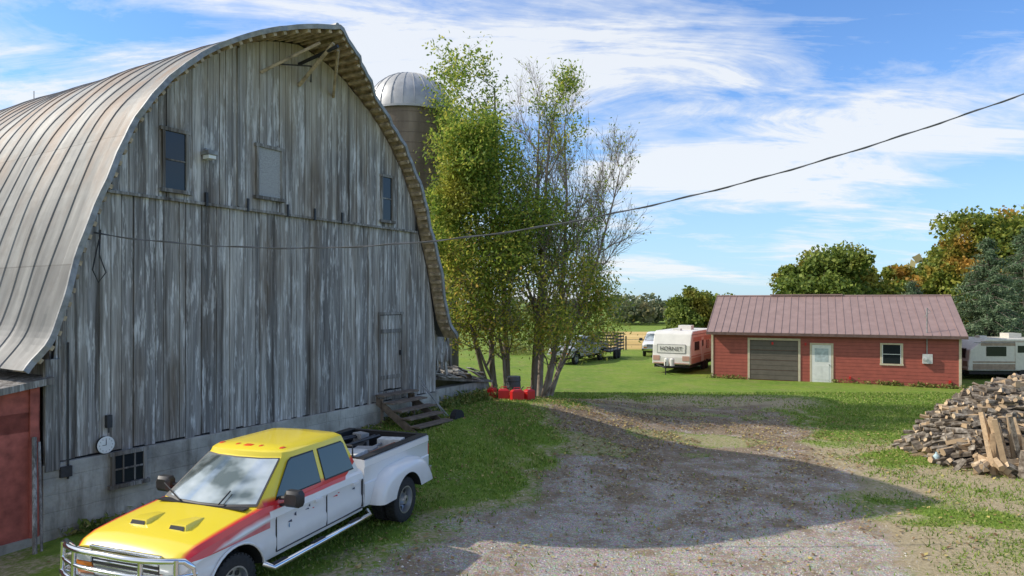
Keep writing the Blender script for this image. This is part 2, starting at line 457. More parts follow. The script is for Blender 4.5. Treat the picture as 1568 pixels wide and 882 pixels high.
for i in range(12):
    a=i*math.pi/6; g.box(1+.125*math.sin(a)-.006,1+.125*math.sin(a)+.006,-.118,-.1145,1.72+.125*math.cos(a)-.006,1.72+.125*math.cos(a)+.006,1)
g.build('wall_thermometer',[M_white,M_plastic],barn)
g=G(); g.box(3.1,3.35,-.35,-.08,7.88,7.98,0); g.box(3.13,3.32,-.32,-.10,7.79,7.879,1); g.box(3.19,3.27,-.12,-.06,7.98,8.05,0)
g.build('wall_lamp',[M_galv,M_white],barn,bevel=.01)

# roof
rp=[(0,11.45),(1,11.2),(2,10.76),(3.05,10.03),(3.92,9.15),(4.5,8.3),(5.1,6.95),(5.57,5.63),(5.9,4.5),(6.1,3.9),(6.5,3.35)]
rh=catmull(rp,5)
prof=[(CX-p[0],p[1]) for p in rh][::-1]+[(CX+p[0],p[1]) for p in rh[1:]]
prof=np.array(prof); tan=np.gradient(prof,axis=0); tan/=np.linalg.norm(tan,axis=1)[:,None]
nor=np.stack([-tan[:,1],tan[:,0]],1)
def yf(s): return -(.48+1.1*max(0,1-abs(s)/2.6)**1.0+.03*math.sin(s*7.1)+.02*math.sin(s*17))
cols=[]; NB=6
ysamp=[]; y=0
while y<26.2:
    for o,h in ((0,0),(.41,0),(.435,.022),(.46,.022),(.485,0),(.53,.0)): ysamp.append((y+o,h))
    y+=.61
for i,(a,b) in enumerate(prof):
    y0=yf(a-CX); row=[]
    for k in range(NB): row.append((a,y0+(0-y0)*k/NB,b))
    for (yy,h) in ysamp:
        h=h+.018*math.sin(yy*.9+i*.3)+.01*math.sin(yy*2.3-i*.5)
        row.append((a+nor[i,0]*h,yy,b+nor[i,1]*h))
    cols.append(row)
R=np.array(cols); a,b=R.shape[:2]; I=np.arange(a*b).reshape(a,b)
F=np.stack([I[:-1,:-1].ravel(),I[:-1,1:].ravel(),I[1:,1:].ravel(),I[1:,:-1].ravel()],1)
npmesh('roof_metal',R.reshape(-1,3),F,[M_roof],smooth=False,parent=barn)
g=G()
for i in range(len(prof)-1):
    a0,b0=prof[i]-nor[i]*.05; a1,b1=prof[i+1]-nor[i+1]*.05
    y0=yf(prof[i][0]-CX); y1=yf(prof[i+1][0]-CX)
    g.add([(a0,y0+.01,b0),(a1,y1+.01,b1),(a1,.05,b1),(a0,.05,b0)],[(0,1,2,3)],0)
    c0=prof[i]+nor[i]*.02; c1=prof[i+1]+nor[i+1]*.02; d0=prof[i]-nor[i]*.09; d1=prof[i+1]-nor[i+1]*.09
    g.add([(c0[0],y0-.02,c0[1]),(c1[0],y1-.02,c1[1]),(d1[0],y1-.02,d1[1]),(d0[0],y0-.02,d0[1]),
           (c0[0],y0+.03,c0[1]),(c1[0],y1+.03,c1[1]),(d1[0],y1+.03,d1[1]),(d0[0],y0+.03,d0[1])],[(0,1,2,3),(4,7,6,5),(3,2,6,7),(0,4,5,1)],1)
arc=np.concatenate([[0],np.cumsum(np.linalg.norm(np.diff(prof,axis=0),axis=1))])
s=.3
while s<arc[-1]-.3:
    p=np.array([np.interp(s,arc,prof[:,0]),np.interp(s,arc,prof[:,1])]); i=int(np.searchsorted(arc,s))-1
    T=tan[i];Nn=nor[i]
    M=Matrix(((T[0],0,Nn[0],p[0]),(0,1,0,0),(T[1],0,Nn[1],p[1]),(0,0,0,1)))
    g.box(-.045,.045,yf(p[0]-CX)+.035,-.12,-.17,-.055,2,M)
    s+=.27
g.tube([(5.9,-.1,10.2),(5.9,-1.35,11.05)],.05,6,2)
for q in (-1,1): g.tube([(5.9+q*1.2,-.1,10.2),(5.9+q*.3,-1.2,11.0)],.04,6,2)
g.build('roof_edge_and_lookouts',[M_under,M_galv,M_under],barn)
g=G(); g.tube([(5.9,-1.5,11.47),(5.9,26,11.47)],.07,8,0); g.tube([(5.9,14,11.4),(5.9,14,12.3)],.015,5,0)
g.build('ridge_cap',[M_galv],barn)

# door steps
st=empty('wooden_steps',(-8.7,12.8,0),BA)
g=G()
for i in range(5):
    y0=-.12-.33*i; z=1.80-.20*i
    g.box(8.75,10.35,y0-.36,y0,z-.05,z,0)
for x in (8.8,10.25):
    g.add([(x,-.1,1.5),(x,-.1,1.74),(x,-1.75,.78),(x,-1.75,.50),(x+.05,-.1,1.5),(x+.05,-.1,1.74),(x+.05,-1.75,.78),(x+.05,-1.75,.5)],[(0,1,2,3),(4,7,6,5),(0,4,5,1),(1,5,6,2),(2,6,7,3),(0,3,7,4)],0)
    g.box(x,x+.06,-.35,-.27,.3,1.7,0)
M_step=plain('old_step_wood',(.17,.13,.10),.9,0,.4,5)
g.build('treads_and_stringers',[M_step],st,bevel=.006)
g=G(); g.tube([(10.7,-.3,1.9),(11.0,-1.4,.7)],.02,6,0); g.tube([(10.55,-.3,2.2),(10.9,-1.2,.8)],.015,6,0)
g.tube([(10.75,-1.55,.98),(10.75,-1.75,.98)],.24,18,1)
g.build('metal_rods_and_tyre',[M_galv,M_tyre],st)

# Red lean-to shed left
sh=empty('red_shed',(-8.7,12.8,0),BA)
g=G()
g.box(-6,-.16,-.05,7,-.5,2.55,0)
g.add([(-6,-.30,2.2),(-.02,-.30,3.06),(-.02,7,3.06),(-6,7,2.2),(-6,-.30,2.32),(-.02,-.30,3.18),(-.02,7,3.18),(-6,7,2.32)],[(0,3,2,1),(4,5,6,7),(0,1,5,4),(1,2,6,5),(0,4,7,3)],1)
g.add([(-6,-.05,2.2),(-.16,-.05,2.2),(-.16,-.05,3.04),(-6,0.1,2.2),(-.16,.1,2.2),(-.16,.1,3.04)],[(0,1,2),(3,5,4),(1,4,5,2)],0)
g.box(-6,-.14,-.09,-.052,-.4,.25,2); g.box(-.34,-.2,-.10,-.052,.25,2.98,0)
g.build('shed_body',[M_redshed,M_wood2,M_conc],sh)
g=G(); g.tube([(-.55,-.75,.05),(-.30,-.16,2.1)],.04,8,0); g.tube([(-.42,-.7,.05),(-.22,-.16,2.0)],.025,8,0)
g.build('leaning_poles',[M_wood2],sh)

# collapsed lean-to on the right
cl=empty('collapsed_shed',(-8.7,12.8,0),BA)
g=G(); rn=random.Random(9)
g.box(12.0,15.8,.5,.9,-.3,1.5,0); g.box(15.5,15.9,.9,5.5,-.3,1.4,0)
for i in range(150):
    a=rn.uniform(11.9,15.7); b=rn.uniform(.4,4.5); z=1.66+.15*b+.28*max(0,(13.6-a))+rn.uniform(-.03,.10)
    M=Matrix.Translation((a,b,z))@Matrix.Rotation(rn.gauss(0,.35),4,'Z')@Matrix.Rotation(.18+rn.uniform(-.2,.2),4,'X')@Matrix.Rotation(.22+rn.uniform(-.15,.15),4,'Y')
    g.box(-rn.uniform(.15,.5),rn.uniform(.15,.5),-.11,.11,-.015,.015,rn.choice([0,1,1,2]),M)
g.add([(12.0,.5,2.0),(15.8,.3,1.5),(15.6,5,2.2),(12,5,2.9),(12.0,.5,1.9),(15.8,.3,1.42),(15.6,5,2.1),(12,5,2.8)],[(0,1,2,3),(4,7,6,5),(0,4,5,1),(1,5,6,2),(2,6,7,3),(3,7,4,0)],2)
for i in range(14):
    a=12.0+.08*i; M=Matrix.Translation((a,.4,3.1+rn.uniform(-.3,.2)))@Matrix.Rotation(rn.uniform(-.25,.15),4,'X')@Matrix.Rotation(rn.uniform(-.25,.25),4,'Y')
    g.box(-.05,.05,-.03,.03,-rn.uniform(.3,1.1),rn.uniform(.2,.7),1,M)
g.build('debris_and_wall',[M_conc,M_wood,M_wood2],cl)

# ---------------------------------------------------------------- SILO
t=MT('silo_staves',.9)
c=t.ramp(t.noise(1,5,t.co((1.5,1.5,.25))),[(.3,(.14,.11,.08)),(.6,(.25,.20,.15)),(.8,(.35,.29,.225))])
t.color(c); t.bump(t.noise(12,4),.4,.03); M_silo=t.m
silo=empty('silo',(-4.95,33,0))
g=G(); g.tube([(0,0,-.5),(0,0,13.55)],2.05,48,0)
g.build('silo_wall',[M_silo],silo,smooth=True)
g=G()
for i in range(28):
    z=.5+i*.47
    g.tube([(0,0,z),(0,0,z+.02)],2.058,48,0,cap=False)
g.build('silo_hoops',[plain('hoop_rust',(.13,.10,.08),.7)],silo)
g=G(); loops=[]
for j in range(11):
    a=j/10*math.pi/2*.985
    loops.append([(2.12*math.cos(a)*math.cos(k/48*2*math.pi),2.12*math.cos(a)*math.sin(k/48*2*math.pi),13.5+2.0*math.sin(a)) for k in range(48)])
g.loft(loops)
for k in range(24):
    an=k/24*2*math.pi
    g.tube([(2.13*math.cos(a)*math.cos(an),2.13*math.cos(a)*math.sin(an),13.5+2.01*math.sin(a)) for a in [j/8*math.pi/2*.98 for j in range(9)]],.022,5,0)
g.tube([(0,0,13.42),(0,0,13.52)],2.17,48,0)
g.tube([(0,0,15.4),(0,0,15.56)],.2,12,0)
g.build('silo_dome',[plain('dome_metal',(.42,.42,.42),.5,.4,.15,2)],silo,smooth=True,ang=50)
g=G(); g.box(-.45,.45,-2.5,-2.0,0,13,0); g.build('silo_chute',[M_silo],silo).rotation_euler=(0,0,2.2)

# ---------------------------------------------------------------- GARAGE
GA=math.atan2(-.405,.914)
ga=empty('red_garage',(11.9,40.7,0),GA)
GW=12.6; GD=9.0
g=G()
g.box(0,GW,0,GD,-.3,2.72,0)
g.add([(0,0,2.72),(0,GD,2.72),(0,GD/2,4.72),(GW,0,2.72),(GW,GD,2.72),(GW,GD/2,4.72)],[(0,1,2),(3,5,4)],0)
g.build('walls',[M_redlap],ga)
g=G()
def slope(y0,z0,y1,z1,th,x0,x1,mi):
    g.add([(x0,y0,z0),(x1,y0,z0),(x1,y1,z1),(x0,y1,z1),(x0,y0,z0+th),(x1,y0,z0+th),(x1,y1,z1+th),(x0,y1,z1+th)],[(0,3,2,1),(4,5,6,7),(0,1,5,4),(1,2,6,5),(2,3,7,6),(3,0,4,7)],mi)
slope(-.4,2.68,GD/2,4.80,.06,-.25,GW+.25,0); slope(GD+.4,2.68,GD/2,4.80,.06,-.25,GW+.25,0)
x=-.24
while x<GW+.26:
    slope(-.41,2.735,GD/2,4.855,.035,x-.015,x+.015,0); x+=.41
g.box(-.25,GW+.25,-.43,-.405,2.58,2.74,1)
g.tube([(-.26,GD/2,4.88),(GW+.26,GD/2,4.88)],.06,6,0)
g.box(3.1,7.2,GD/2-.1,GD/2+.1,4.9,4.98,0)
g.build('metal_roof',[M_mauve,plain('brown_fascia',(.14,.085,.075),.5)],ga)
g=G()
for a,b,z0,z1 in ((-.02,.10,-.1,2.6),(GW-.1,GW+.02,-.1,2.6),(2.04,2.16,-.1,2.42),(4.76,4.88,-.1,2.42),(5.37,5.47,-.1,2.2),(6.47,6.57,-.1,2.2),(8.87,8.95,1.1,2.28),(9.88,9.96,1.1,2.28)):
    g.box(a,b,-.035,.01,z0,z1,0)
g.box(2.04,4.88,-.038,.01,2.3,2.42,0); g.box(5.37,6.57,-.038,.01,2.1,2.2,0); g.box(8.87,9.96,-.038,.01,2.2,2.28,0); g.box(8.85,9.98,-.045,.01,1.08,1.17,0)
g.build('trim',[M_trim],ga)
g=G()
for i in range(4): g.box(2.17,4.75,-.02,.01,.02+i*.57,.575+i*.57,0)
g.build('overhead_door',[M_bronze],ga,bevel=.012)
g=G(); g.box(5.48,6.46,-.03,.01,0,2.09,0); g.box(5.62,6.32,-.036,-.031,1.15,1.9,1); g.tube([(6.36,-.03,1.0),(6.36,-.08,1.0)],.03,8,2)
g.box(5.6,5.98,-.04,-.03,.15,.95,0);g.box(6.0,6.36,-.04,-.03,.15,.95,0)
g.build('entry_door',[M_white,plain('door_glass',(.45,.52,.55),.15),M_chrome],ga)
g=G(); g.box(8.96,9.87,-.015,.01,1.18,2.19,0); g.box(8.96,9.87,-.03,-.016,1.67,1.70,1); 
for a,b in ((8.96,9.0),(9.83,9.87)): g.box(a,b,-.03,-.016,1.18,2.19,1)
g.build('sash_window',[M_glass,M_white],ga)
g=G(); g.box(10.85,11.3,-.18,-.02,1.25,1.75,0); g.tube([(11.05,-.1,1.75),(11.05,-.1,3.6),(11.05,-.1,4.2)],.03,8,1); g.tube([(10.95,-.25,1.5),(10.95,-.18,1.5)],.09,12,0)
g.tube([(10.9,-.1,3.7),(11.2,-.1,4.0),(11.05,-.1,4.2)],.015,5,1)
g.build('electric_meter',[plain('meter_grey',(.55,.55,.55),.5),M_galv],ga)
g=G()
for a in (5.15,3.4,12.1,7.4): g.box(a-.05,a+.05,-.1,-.02,2.05 if a<6 else .25,2.2 if a<6 else .4,0)
g.build('small_fixtures',[M_redp],ga)

# ---------------------------------------------------------------- PICKUP
YEL=(.84,.66,.03)
def paint_striped():
    t=MT('pickup_striped_paint',.28)
    t.b.inputs['Coat Weight'].default_value=.6; t.b.inputs['Coat Roughness'].default_value=.06
    o=t.sep(t.co()); x,y,z=o[0],o[1],o[2]
    ay=t.math('ABSOLUTE',y)
    hood=t.math('SUBTRACT',.90,ay)
    isx=t.math('GREATER_THAN',x,3.62); isz=t.math('GREATER_THAN',z,.98)
    k=t.math('MULTIPLY',isx,isz)
    hv=t.math('ADD',t.math('MULTIPLY',hood,k),t.math('MULTIPLY',t.math('SUBTRACT',k,1.0),1.0))
    v=t.math('MAXIMUM',t.math('SUBTRACT',z,1.29),hv)
    v=t.math('SUBTRACT',v,t.ramp(t.math('MULTIPLY',x,.25),[(.30,.28),(.44,0.)]))
    v=t.math('ADD',v,t.math('MULTIPLY',t.math('SUBTRACT',t.noise(2.2,2),.5),.02))
    rr=t.ramp(t.math('ADD',t.math('MULTIPLY',v,2.0),.5),[(.31,(.74,.74,.74)),(.34,(.60,.02,.03)),(.53,(.62,.02,.03)),(.59,(.80,.25,.02)),(.66,YEL)])
    zt=t.math('GREATER_THAN',z,1.80)
    rr=t.mix(zt,rr,YEL)
    dst=t.math('MULTIPLY',t.ramp(z,[(.5,.55),(.95,.05)]),t.noise(5,5))
    rr=t.mix(dst,rr,(.35,.29,.22))
    t.color(rr); return t.m
def paint_plain(name,c):
    t=MT(name,.3,0,c); t.b.inputs['Coat Weight'].default_value=.5
    z=t.sep(t.co())[2]
    t.color(t.mix(t.math('MULTIPLY',t.ramp(z,[(.5,.55),(.95,.05)]),t.noise(5,5)),c,(.35,.29,.22)))
    return t.m
M_wpaint=paint_plain('white_body_paint',(.74,.74,.74))
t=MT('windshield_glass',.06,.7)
t.color(t.ramp(t.noise(1.1,3,t.co((1,1.2,2.5))),[(.38,(.16,.20,.20)),(.5,(.50,.56,.56)),(.66,(.72,.77,.77))])); M_wind=t.m  # mottled base colour paints in bright reflections and dark interior patches
M_cargl=MT('car_side_glass',.03,.2,(.04,.06,.065),1.0).m
def build_pickup(name,loc,rz,paint,bedpaint,dually=True,sc=1.0):
    root=empty(name,loc,rz,sc)
    def loop(x,hw,zt):
        h=[(.80,.50),(.97,.54),(1.0,.70),(1.0,.80),(.985,.84),(.985,zt-.22),(1.0,zt-.17),(.975,zt-.07),(.91,zt-.015),(.80,zt+.005),(.4,zt+.035),(0,zt+.04)]
        r=[(x,a*hw,b) for a,b in h]; l=[(x,-a*hw,b) for a,b in h[:-1]][::-1]
        return r+l
    secs=[(1.22,.985,1.27),(1.9,1.0,1.28),(2.8,1.0,1.28),(3.7,1.0,1.275),(4.1,1.0,1.235),(4.5,.995,1.19),(4.85,.975,1.14),(5.02,.94,1.09),(5.10,.90,1.02)]
    g=G(); g.loft([loop(*s) for s in secs],0)
    body=g.build('body',[paint,M_plastic],None)
    def cutter(x,r,y0,y1):
        c=G(); c.tube([(x,y0,.43),(x,y1,.43)],r,36,1); return c.build('cut',[paint,M_plastic])
    boolean(body,[cutter(4.27,.52,.62,1.4),cutter(4.27,.52,-1.4,-.62)])
    body.parent=root; body.data.shade_smooth(); body.data.set_sharp_from_angle(angle=rad(28))
    def bl(x,hw):
        h=[(.85,.55),(.98,.58),(1.0,.8),(1.0,.98),(.985,1.0),(.985,1.25),(1.0,1.28),(.99,1.38),(.9,1.4),(0,1.4)]
        return [(x,a*hw,b) for a,b in h]+[(x,-a*hw,b) for a,b in h[:-1]][::-1]
    g=G(); g.loft([bl(-1.27,.97),bl(-1.2,.99),bl(1.0,.99),bl(1.17,.98)],0)
    bed=g.build('bed',[bedpaint,M_plastic],None)
    c=G(); c.box(-1.19,1.10,-.80,.80,.88,1.8,1); cc=c.build('cut',[bedpaint,M_plastic])
    boolean(bed,[cc,cutter(0,.52,.62,1.4),cutter(0,.52,-1.4,-.62)])
    bed.parent=root; bed.data.shade_smooth(); bed.data.set_sharp_from_angle(angle=rad(28))
    g=G()
    for s in (-1,1): g.box(-1.25,1.15,min(s*.78,s*.95),max(s*.78,s*.95),1.395,1.425,0)
    g.box(-1.27,-1.17,-.78,.78,1.395,1.42,0); g.box(1.05,1.14,-.78,.78,1.395,1.42,0)
    g.build('bed_rails',[M_plastic],root,bevel=.008)
    if dually:
        for s in (-1,1):
            g=G()
            outer=[(.98,.56),(.95,.74),(.86,.92),(.70,1.05),(.5,1.12),(.2,1.14),(-.3,1.14),(-.58,1.11),(-.80,1.01),(-.95,.86),(-1.05,.70),(-1.1,.58)]
            g.loft([[(p[0],s*.93,p[1]) for p in outer],[(p[0]*.995,s*1.08,p[1]*.99+.01) for p in outer],[(p[0]*.96,s*1.16,.56+(p[1]-.56)*.93) for p in outer],[(p[0]*.91,s*1.205,.56+(p[1]-.56)*.82) for p in outer],[(p[0]*.86,s*1.22,.56+(p[1]-.56)*.68) for p in outer]],0)
            fd=g.build('dual_wheel_fender',[bedpaint,M_plastic],None)
            boolean(fd,[cutter(0,.50,.4*s,1.5*s)])
            fd.parent=root; fd.data.shade_smooth(); fd.data.set_sharp_from_angle(angle=rad(40))
    bot=[(1.23,0),(1.23,.8),(1.3,.92),(3.42,.94),(3.74,.85),(3.90,.45),(3.94,0)]
    top=[(1.42,0),(1.42,.62),(1.5,.745),(2.86,.755),(3.0,.68),(3.10,.4),(3.13,0)]
    def lp(pts,z,sx=1,cx=2.25,zc=0): 
        P=[(cx+(a-cx)*sx,b*sx,z+zc*(1-(b/.8)**2)) for a,b in pts]
        return P+[(a,-b,c) for a,b,c in P[1:-1]][::-1]
    g=G(); g.loft([lp(bot,1.22),lp(bot,1.27),lp(top,1.83),lp(top,1.885,.975,zc=.01),lp(top,1.92,.90,zc=.02),lp(top,1.94,.6,zc=.02)],0)
    g.build('cab_roof_and_pillars',[paint],root,smooth=True,ang=32)
    def mixp(i,v):
        b=Vector((*bot[i],1.27)); tt=Vector((*top[i],1.83)); return b.lerp(tt,v)
    def mir(L,o,yscale=.985): 
        P=[Vector((p.x+o,p.y*yscale,p.z+o*.85)) for p in L]; return P+[Vector((p.x,-p.y,p.z)) for p in P[:-1]][::-1]
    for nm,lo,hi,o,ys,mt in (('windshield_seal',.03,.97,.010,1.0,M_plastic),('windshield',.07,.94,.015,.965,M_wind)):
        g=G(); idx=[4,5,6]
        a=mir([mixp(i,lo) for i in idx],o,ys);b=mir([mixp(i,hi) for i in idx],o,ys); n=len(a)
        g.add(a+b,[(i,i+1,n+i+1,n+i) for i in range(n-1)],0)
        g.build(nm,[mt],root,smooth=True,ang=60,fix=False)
    g=G()
    g.add([(1.235,-.7,1.36),(1.235,.7,1.36),(1.385,.6,1.76),(1.385,-.6,1.76)],[(0,1,2,3)],0)
    for s in (-1,1):
        def sp(x,z,o=.013): return (x,s*(.93-.178*(z-1.27)/.56+o),z)
        for poly in ([(2.37,1.33),(3.42,1.33),(3.36,1.40),(2.98,1.76),(2.90,1.79),(2.37,1.79)],[(1.45,1.33),(2.24,1.33),(2.24,1.79),(1.60,1.79),(1.55,1.75)]):
            n=len(poly); cx_=sum(p[0] for p in poly)/n; cz_=sum(p[1] for p in poly)/n
            g.add([sp(cx_+(p[0]-cx_)*1.035,cz_+(p[1]-cz_)*1.09,.006) for p in poly],[tuple(range(n))],1)
            g.add([sp(*p) for p in poly],[tuple(range(n))],0)
    g.build('side_glass',[M_cargl,M_plastic],root,fix=False)
    g=G()
    for s in (-1,1):
        for x in (1.27,2.30,3.50):
            g.box(x-.006,x+.006,min(s*.97,s*1.001),max(s*.97,s*1.001),.62,1.10,0)
        g.box(1.27,3.5,min(s*.97,s*1.0),max(s*.97,s*1.0),.60,.612,0)
        for x in (1.42,2.45): g.box(x,x+.17,min(s*.99,s*1.03),max(s*.99,s*1.03),1.07,1.11,1)
        if not dually: g.box(1.3,3.6,min(s*.98,s*1.006),max(s*.98,s*1.006),.75,.80,2)
        g.tube([(4.27+.53*math.cos(a),s*1.002,.43+.53*math.sin(a)) for a in [math.pi*(.05+.9*k/14) for k in range(15)]],.018,6,1)
    g.box(5.05,5.12,-.83,.83,.80,1.0,0)
    g.build('seams_and_handles',[M_plastic,paint if dually else M_plastic,M_darkmetal],root)
    g=G()
    for i in range(4): g.box(5.10,5.135,-.55,.55,.80+i*.06,.825+i*.06,0)
    for s in (-1,1):
        g.box(5.09,5.14,min(s*.58,s*.86),max(s*.58,s*.86),.84,1.0,1); g.box(5.09,5.13,min(s*.58,s*.86),max(s*.58,s*.86),.77,.83,2)
    g.box(5.10,5.145,-.60,.60,1.02,1.06,0); g.box(5.10,5.145,-.60,.60,.74,.78,0)
    g.loft([[(5.12+.10*(1-(y/1.0)**2),y,.50),(5.20+.12*(1-(y/1.0)**2),y,.55),(5.20+.12*(1-(y/1.0)**2),y,.72),(5.10+.10*(1-(y/1.0)**2),y,.74)] for y in (-.98,-.8,-.5,0,.5,.8,.98)],0)
    g.box(-1.45,-1.27,-.95,.95,.55,.72,0)
    g.build('grille_and_bumpers',[M_chrome,MT('headlamp',.1,.2,(.7,.72,.74)).m,M_amber],root,bevel=.01)
    g=G()
    for s in (-1,1):
        g.box(-1.285,-1.24,min(s*.80,s*.96),max(s*.80,s*.96),.85,1.22,0)
    g.build('tail_lamps',[M_redp],root)
    g=G()
    for s in (-1,1):
        g.tube([(3.35,s*.93,1.33),(3.38,s*1.15,1.36)],.03,6,0); g.tube([(3.35,s*.93,1.22),(3.38,s*1.13,1.28)],.025,6,0)
        ya,yb=(1.07,1.35) if s>0 else (-1.35,-1.07)
        g.loft([[(3.33+dx,ya+.03,1.24),(3.33+dx,yb-.03,1.24),(3.33+dx,yb,1.30),(3.33+dx,yb,1.42),(3.33+dx,yb-.04,1.47),(3.33+dx,ya+.04,1.47),(3.33+dx,ya,1.40),(3.33+dx,ya,1.28)] for dx in (0,.10)]+[[(3.47,ya+.06,1.28),(3.47,yb-.06,1.28),(3.47,yb-.04,1.32),(3.47,yb-.04,1.40),(3.47,yb-.07,1.43),(3.47,ya+.07,1.43),(3.47,ya+.04,1.38),(3.47,ya+.04,1.31)]],0)
    g.build('door_mirrors',[M_plastic],root,smooth=True,ang=40)
    g=G()
    def wheel(x,y,s,r=.41,w=.24,dish=.04):
        pr=[(r*.60,w/2*.9),(r*.88,w/2),(r*.97,w/2*.86),(r,w/2*.6),(r,-w/2*.6),(r*.97,-w/2*.86),(r*.88,-w/2),(r*.6,-w/2*.9)]
        loops=[[(x+a*math.cos(k/28*6.2832),y+b*s,.41+a*math.sin(k/28*6.2832)) for k in range(28)] for a,b in pr]
        g.loft(loops,0,True,False)
        pr=[(r*.62,w/2*.92),(r*.57,w/2*.92),(r*.52,w/2-dish-.05),(r*.28,w/2-dish-.05),(r*.2,w/2-dish+.06),(r*.06,w/2-dish+.07)]
        loops=[[(x+a*math.cos(k/28*6.2832),y+b*s,.41+a*math.sin(k/28*6.2832)) for k in range(28)] for a,b in pr]
        g.loft(loops,1,True,False)
        for k in range(8):
            a=k/8*6.2832; cxx=x+r*.42*math.cos(a); czz=.41+r*.42*math.sin(a)
            g.tube([(cxx,y+s*(w/2-dish-.06),czz),(cxx,y+s*(w/2-dish-.035),czz)],.038,8,2)
            cxx=x+r*.25*math.cos(a+.3); czz=.41+r*.25*math.sin(a+.3)
            g.tube([(cxx,y+s*(w/2-dish-.06),czz),(cxx,y+s*(w/2-dish-.02),czz)],.014,6,1)
        for k in range(36):
            a=k/36*6.2832; M=Matrix.Translation((x,y,.41))@Matrix.Rotation(a,4,'Y')
            g.box(r-.012,r+.008,-w*.42,-w*.05,-.022,.022,0,M); g.box(r-.012,r+.008,w*.05,w*.42,-.004,.04,0,M)
    for s in (-1,1):
        wheel(4.27,s*.84,s)
        if dually: wheel(0,s*1.03,s,dish=.07); wheel(0,s*.74,s)
        else: wheel(0,s*.84,s)
    g.build('wheels',[M_tyre,M_alloy,M_plastic],root,smooth=True,ang=40)
    g=G(); g.box(-1.2,5.0,-.6,.6,.38,.60,0); g.tube([(0,-1,.41),(0,1,.41)],.07,8,0); g.tube([(4.27,-.8,.41),(4.27,.8,.41)],.06,8,0)
    g.build('chassis',[M_plastic],root)
    return root
TR=math.atan2(-.938,-.346)
truck=build_pickup('pickup_truck',(-3.09,13.39,.40),TR,paint_striped(),M_wpaint,True)
g=G()
for y in (-.58,-.22,0,.22,.58):
    x=2.93-.12*abs(y); w=.05 if y else .11
    g.loft([[(x+a*1.4*k,y+b*w*k,1.925-.03*abs(y)+h) for a,b in ((-.04,-1),(.03,-.8),(.05,0),(.03,.8),(-.04,1),(-.06,0))] for k,h in ((1,0),(.9,.02),(.5,.035))],0)
g.build('roof_marker_lamps',[MT('marker_lens',.25,0,(.75,.10,.02)).m],truck,smooth=True)
g=G()
for s in (-1,1):
    y=s*.34
    g.loft([[(4.20,y-.08,1.245),(4.20,y+.08,1.245),(4.20,y+.05,1.248),(4.20,y-.05,1.248)],
            [(4.50,y-.15,1.19),(4.50,y+.15,1.19),(4.49,y+.12,1.275),(4.49,y-.12,1.275)],
            [(4.66,y-.16,1.16),(4.66,y+.16,1.16),(4.62,y+.13,1.265),(4.62,y-.13,1.265)]],0)
    g.add([(4.668,y-.13,1.175),(4.668,y+.13,1.175),(4.632,y+.115,1.25),(4.632,y-.115,1.25)],[(0,1,2,3)],1)
g.build('hood_scoops',[bpy.data.materials['pickup_striped_paint'],M_plastic],truck,smooth=True,ang=25)
g=G()
g.tube([(3.75,.98,.52),(3.7,1.10,.46),(1.2,1.10,.46),(1.1,.98,.50)],.045,10,0)
g.tube([(3.75,-.98,.52),(3.7,-1.10,.46),(1.2,-1.10,.46),(1.1,-.98,.50)],.045,10,0)
for x in (3.4,2.5,1.5): g.box(x,x+.3,1.05,1.12,.50,.512,1)
def bg(y,z,x=5.42): return (x-.22*(abs(y)/1.0)**3,y,z)
top=[bg(y,1.10-.02*abs(y)) for y in np.linspace(-.95,.95,13)]
top=[(5.05,-1.02,.95),(5.16,-1.0,1.06)]+top[1:-1]+[(5.16,1.0,1.06),(5.05,1.02,.95)]
g.tube(top,.038,10,0)
g.tube([(5.0,-1.03,.70)]+[bg(y,.72,5.44) for y in np.linspace(-.98,.98,11)]+[(5.0,1.03,.70)],.036,10,0)
g.tube([(5.0,-1.03,.86)]+[bg(y,.90,5.43) for y in np.linspace(-.98,.98,11)]+[(5.0,1.03,.86)],.024,10,0)
for y in (-.95,-.55,.55,.95): g.tube([bg(y,1.09),bg(y,.66,5.44)],.03,8,0)
for s in (-1,1): g.tube([(5.05,s*1.02,.95),(5.0,s*1.03,.66)],.03,8,0)
g.build('brush_guard_and_steps',[M_chrome,M_plastic],truck,smooth=True,ang=50)
g=G(); rn=random.Random(5)
for (x,y,z,a,b,h,mi) in ((.75,.35,.9,.5,.55,.52,0),(.75,-.35,.9,.3,.5,.42,1),(.1,.3,.9,.35,.4,.45,2),(-.4,-.2,.9,.4,.3,.4,1),(-.8,.35,.9,.28,.5,.47,0),(.2,-.45,.9,.3,.25,.5,3),(-.85,-.4,.9,.2,.3,.52,2)):
    M=Matrix.Translation((x,y,z))@Matrix.Rotation(rn.uniform(-.4,.4),4,'Z'); g.box(-a/2,a/2,-b/2,b/2,0,h,mi,M)
for i in range(7): 
    y=rn.uniform(-.6,.6); g.tube([(-1.0,y,1.25+rn.uniform(0,.12)),(.6,y+rn.uniform(-.3,.3),1.3+rn.uniform(0,.15))],.025,6,rn.choice([1,2,3]))
g.tube([(1.13,-.7,1.42),(1.13,-.7,1.62),(1.13,.7,1.62),(1.13,.7,1.42)],.02,6,1)
g.build('bed_cargo',[plain('cargo_white',(.6,.6,.58)),M_darkmetal,plain('cargo_grey',(.3,.3,.3)),plain('cargo_rust',(.25,.1,.05))],truck,bevel=.02)
g=G()
for (x,z,w,h,mi) in ((3.15,.93,.10,.03,0),(3.05,.99,.05,.05,0),(2.75,1.0,.10,.02,0),(2.72,1.03,.04,.04,0),(2.0,1.0,.14,.022,1),(1.95,1.03,.06,.02,1),(3.2,.86,.03,.06,2),(1.5,.98,.09,.03,0),(2.62,.98,.08,.015,1)):
    g.add([(x,.992,z),(x+w,.992,z+.02),(x+w*.7,.992,z+h),(x+w*.1,.992,z+h*1.3)],[(0,1,2,3)],mi)
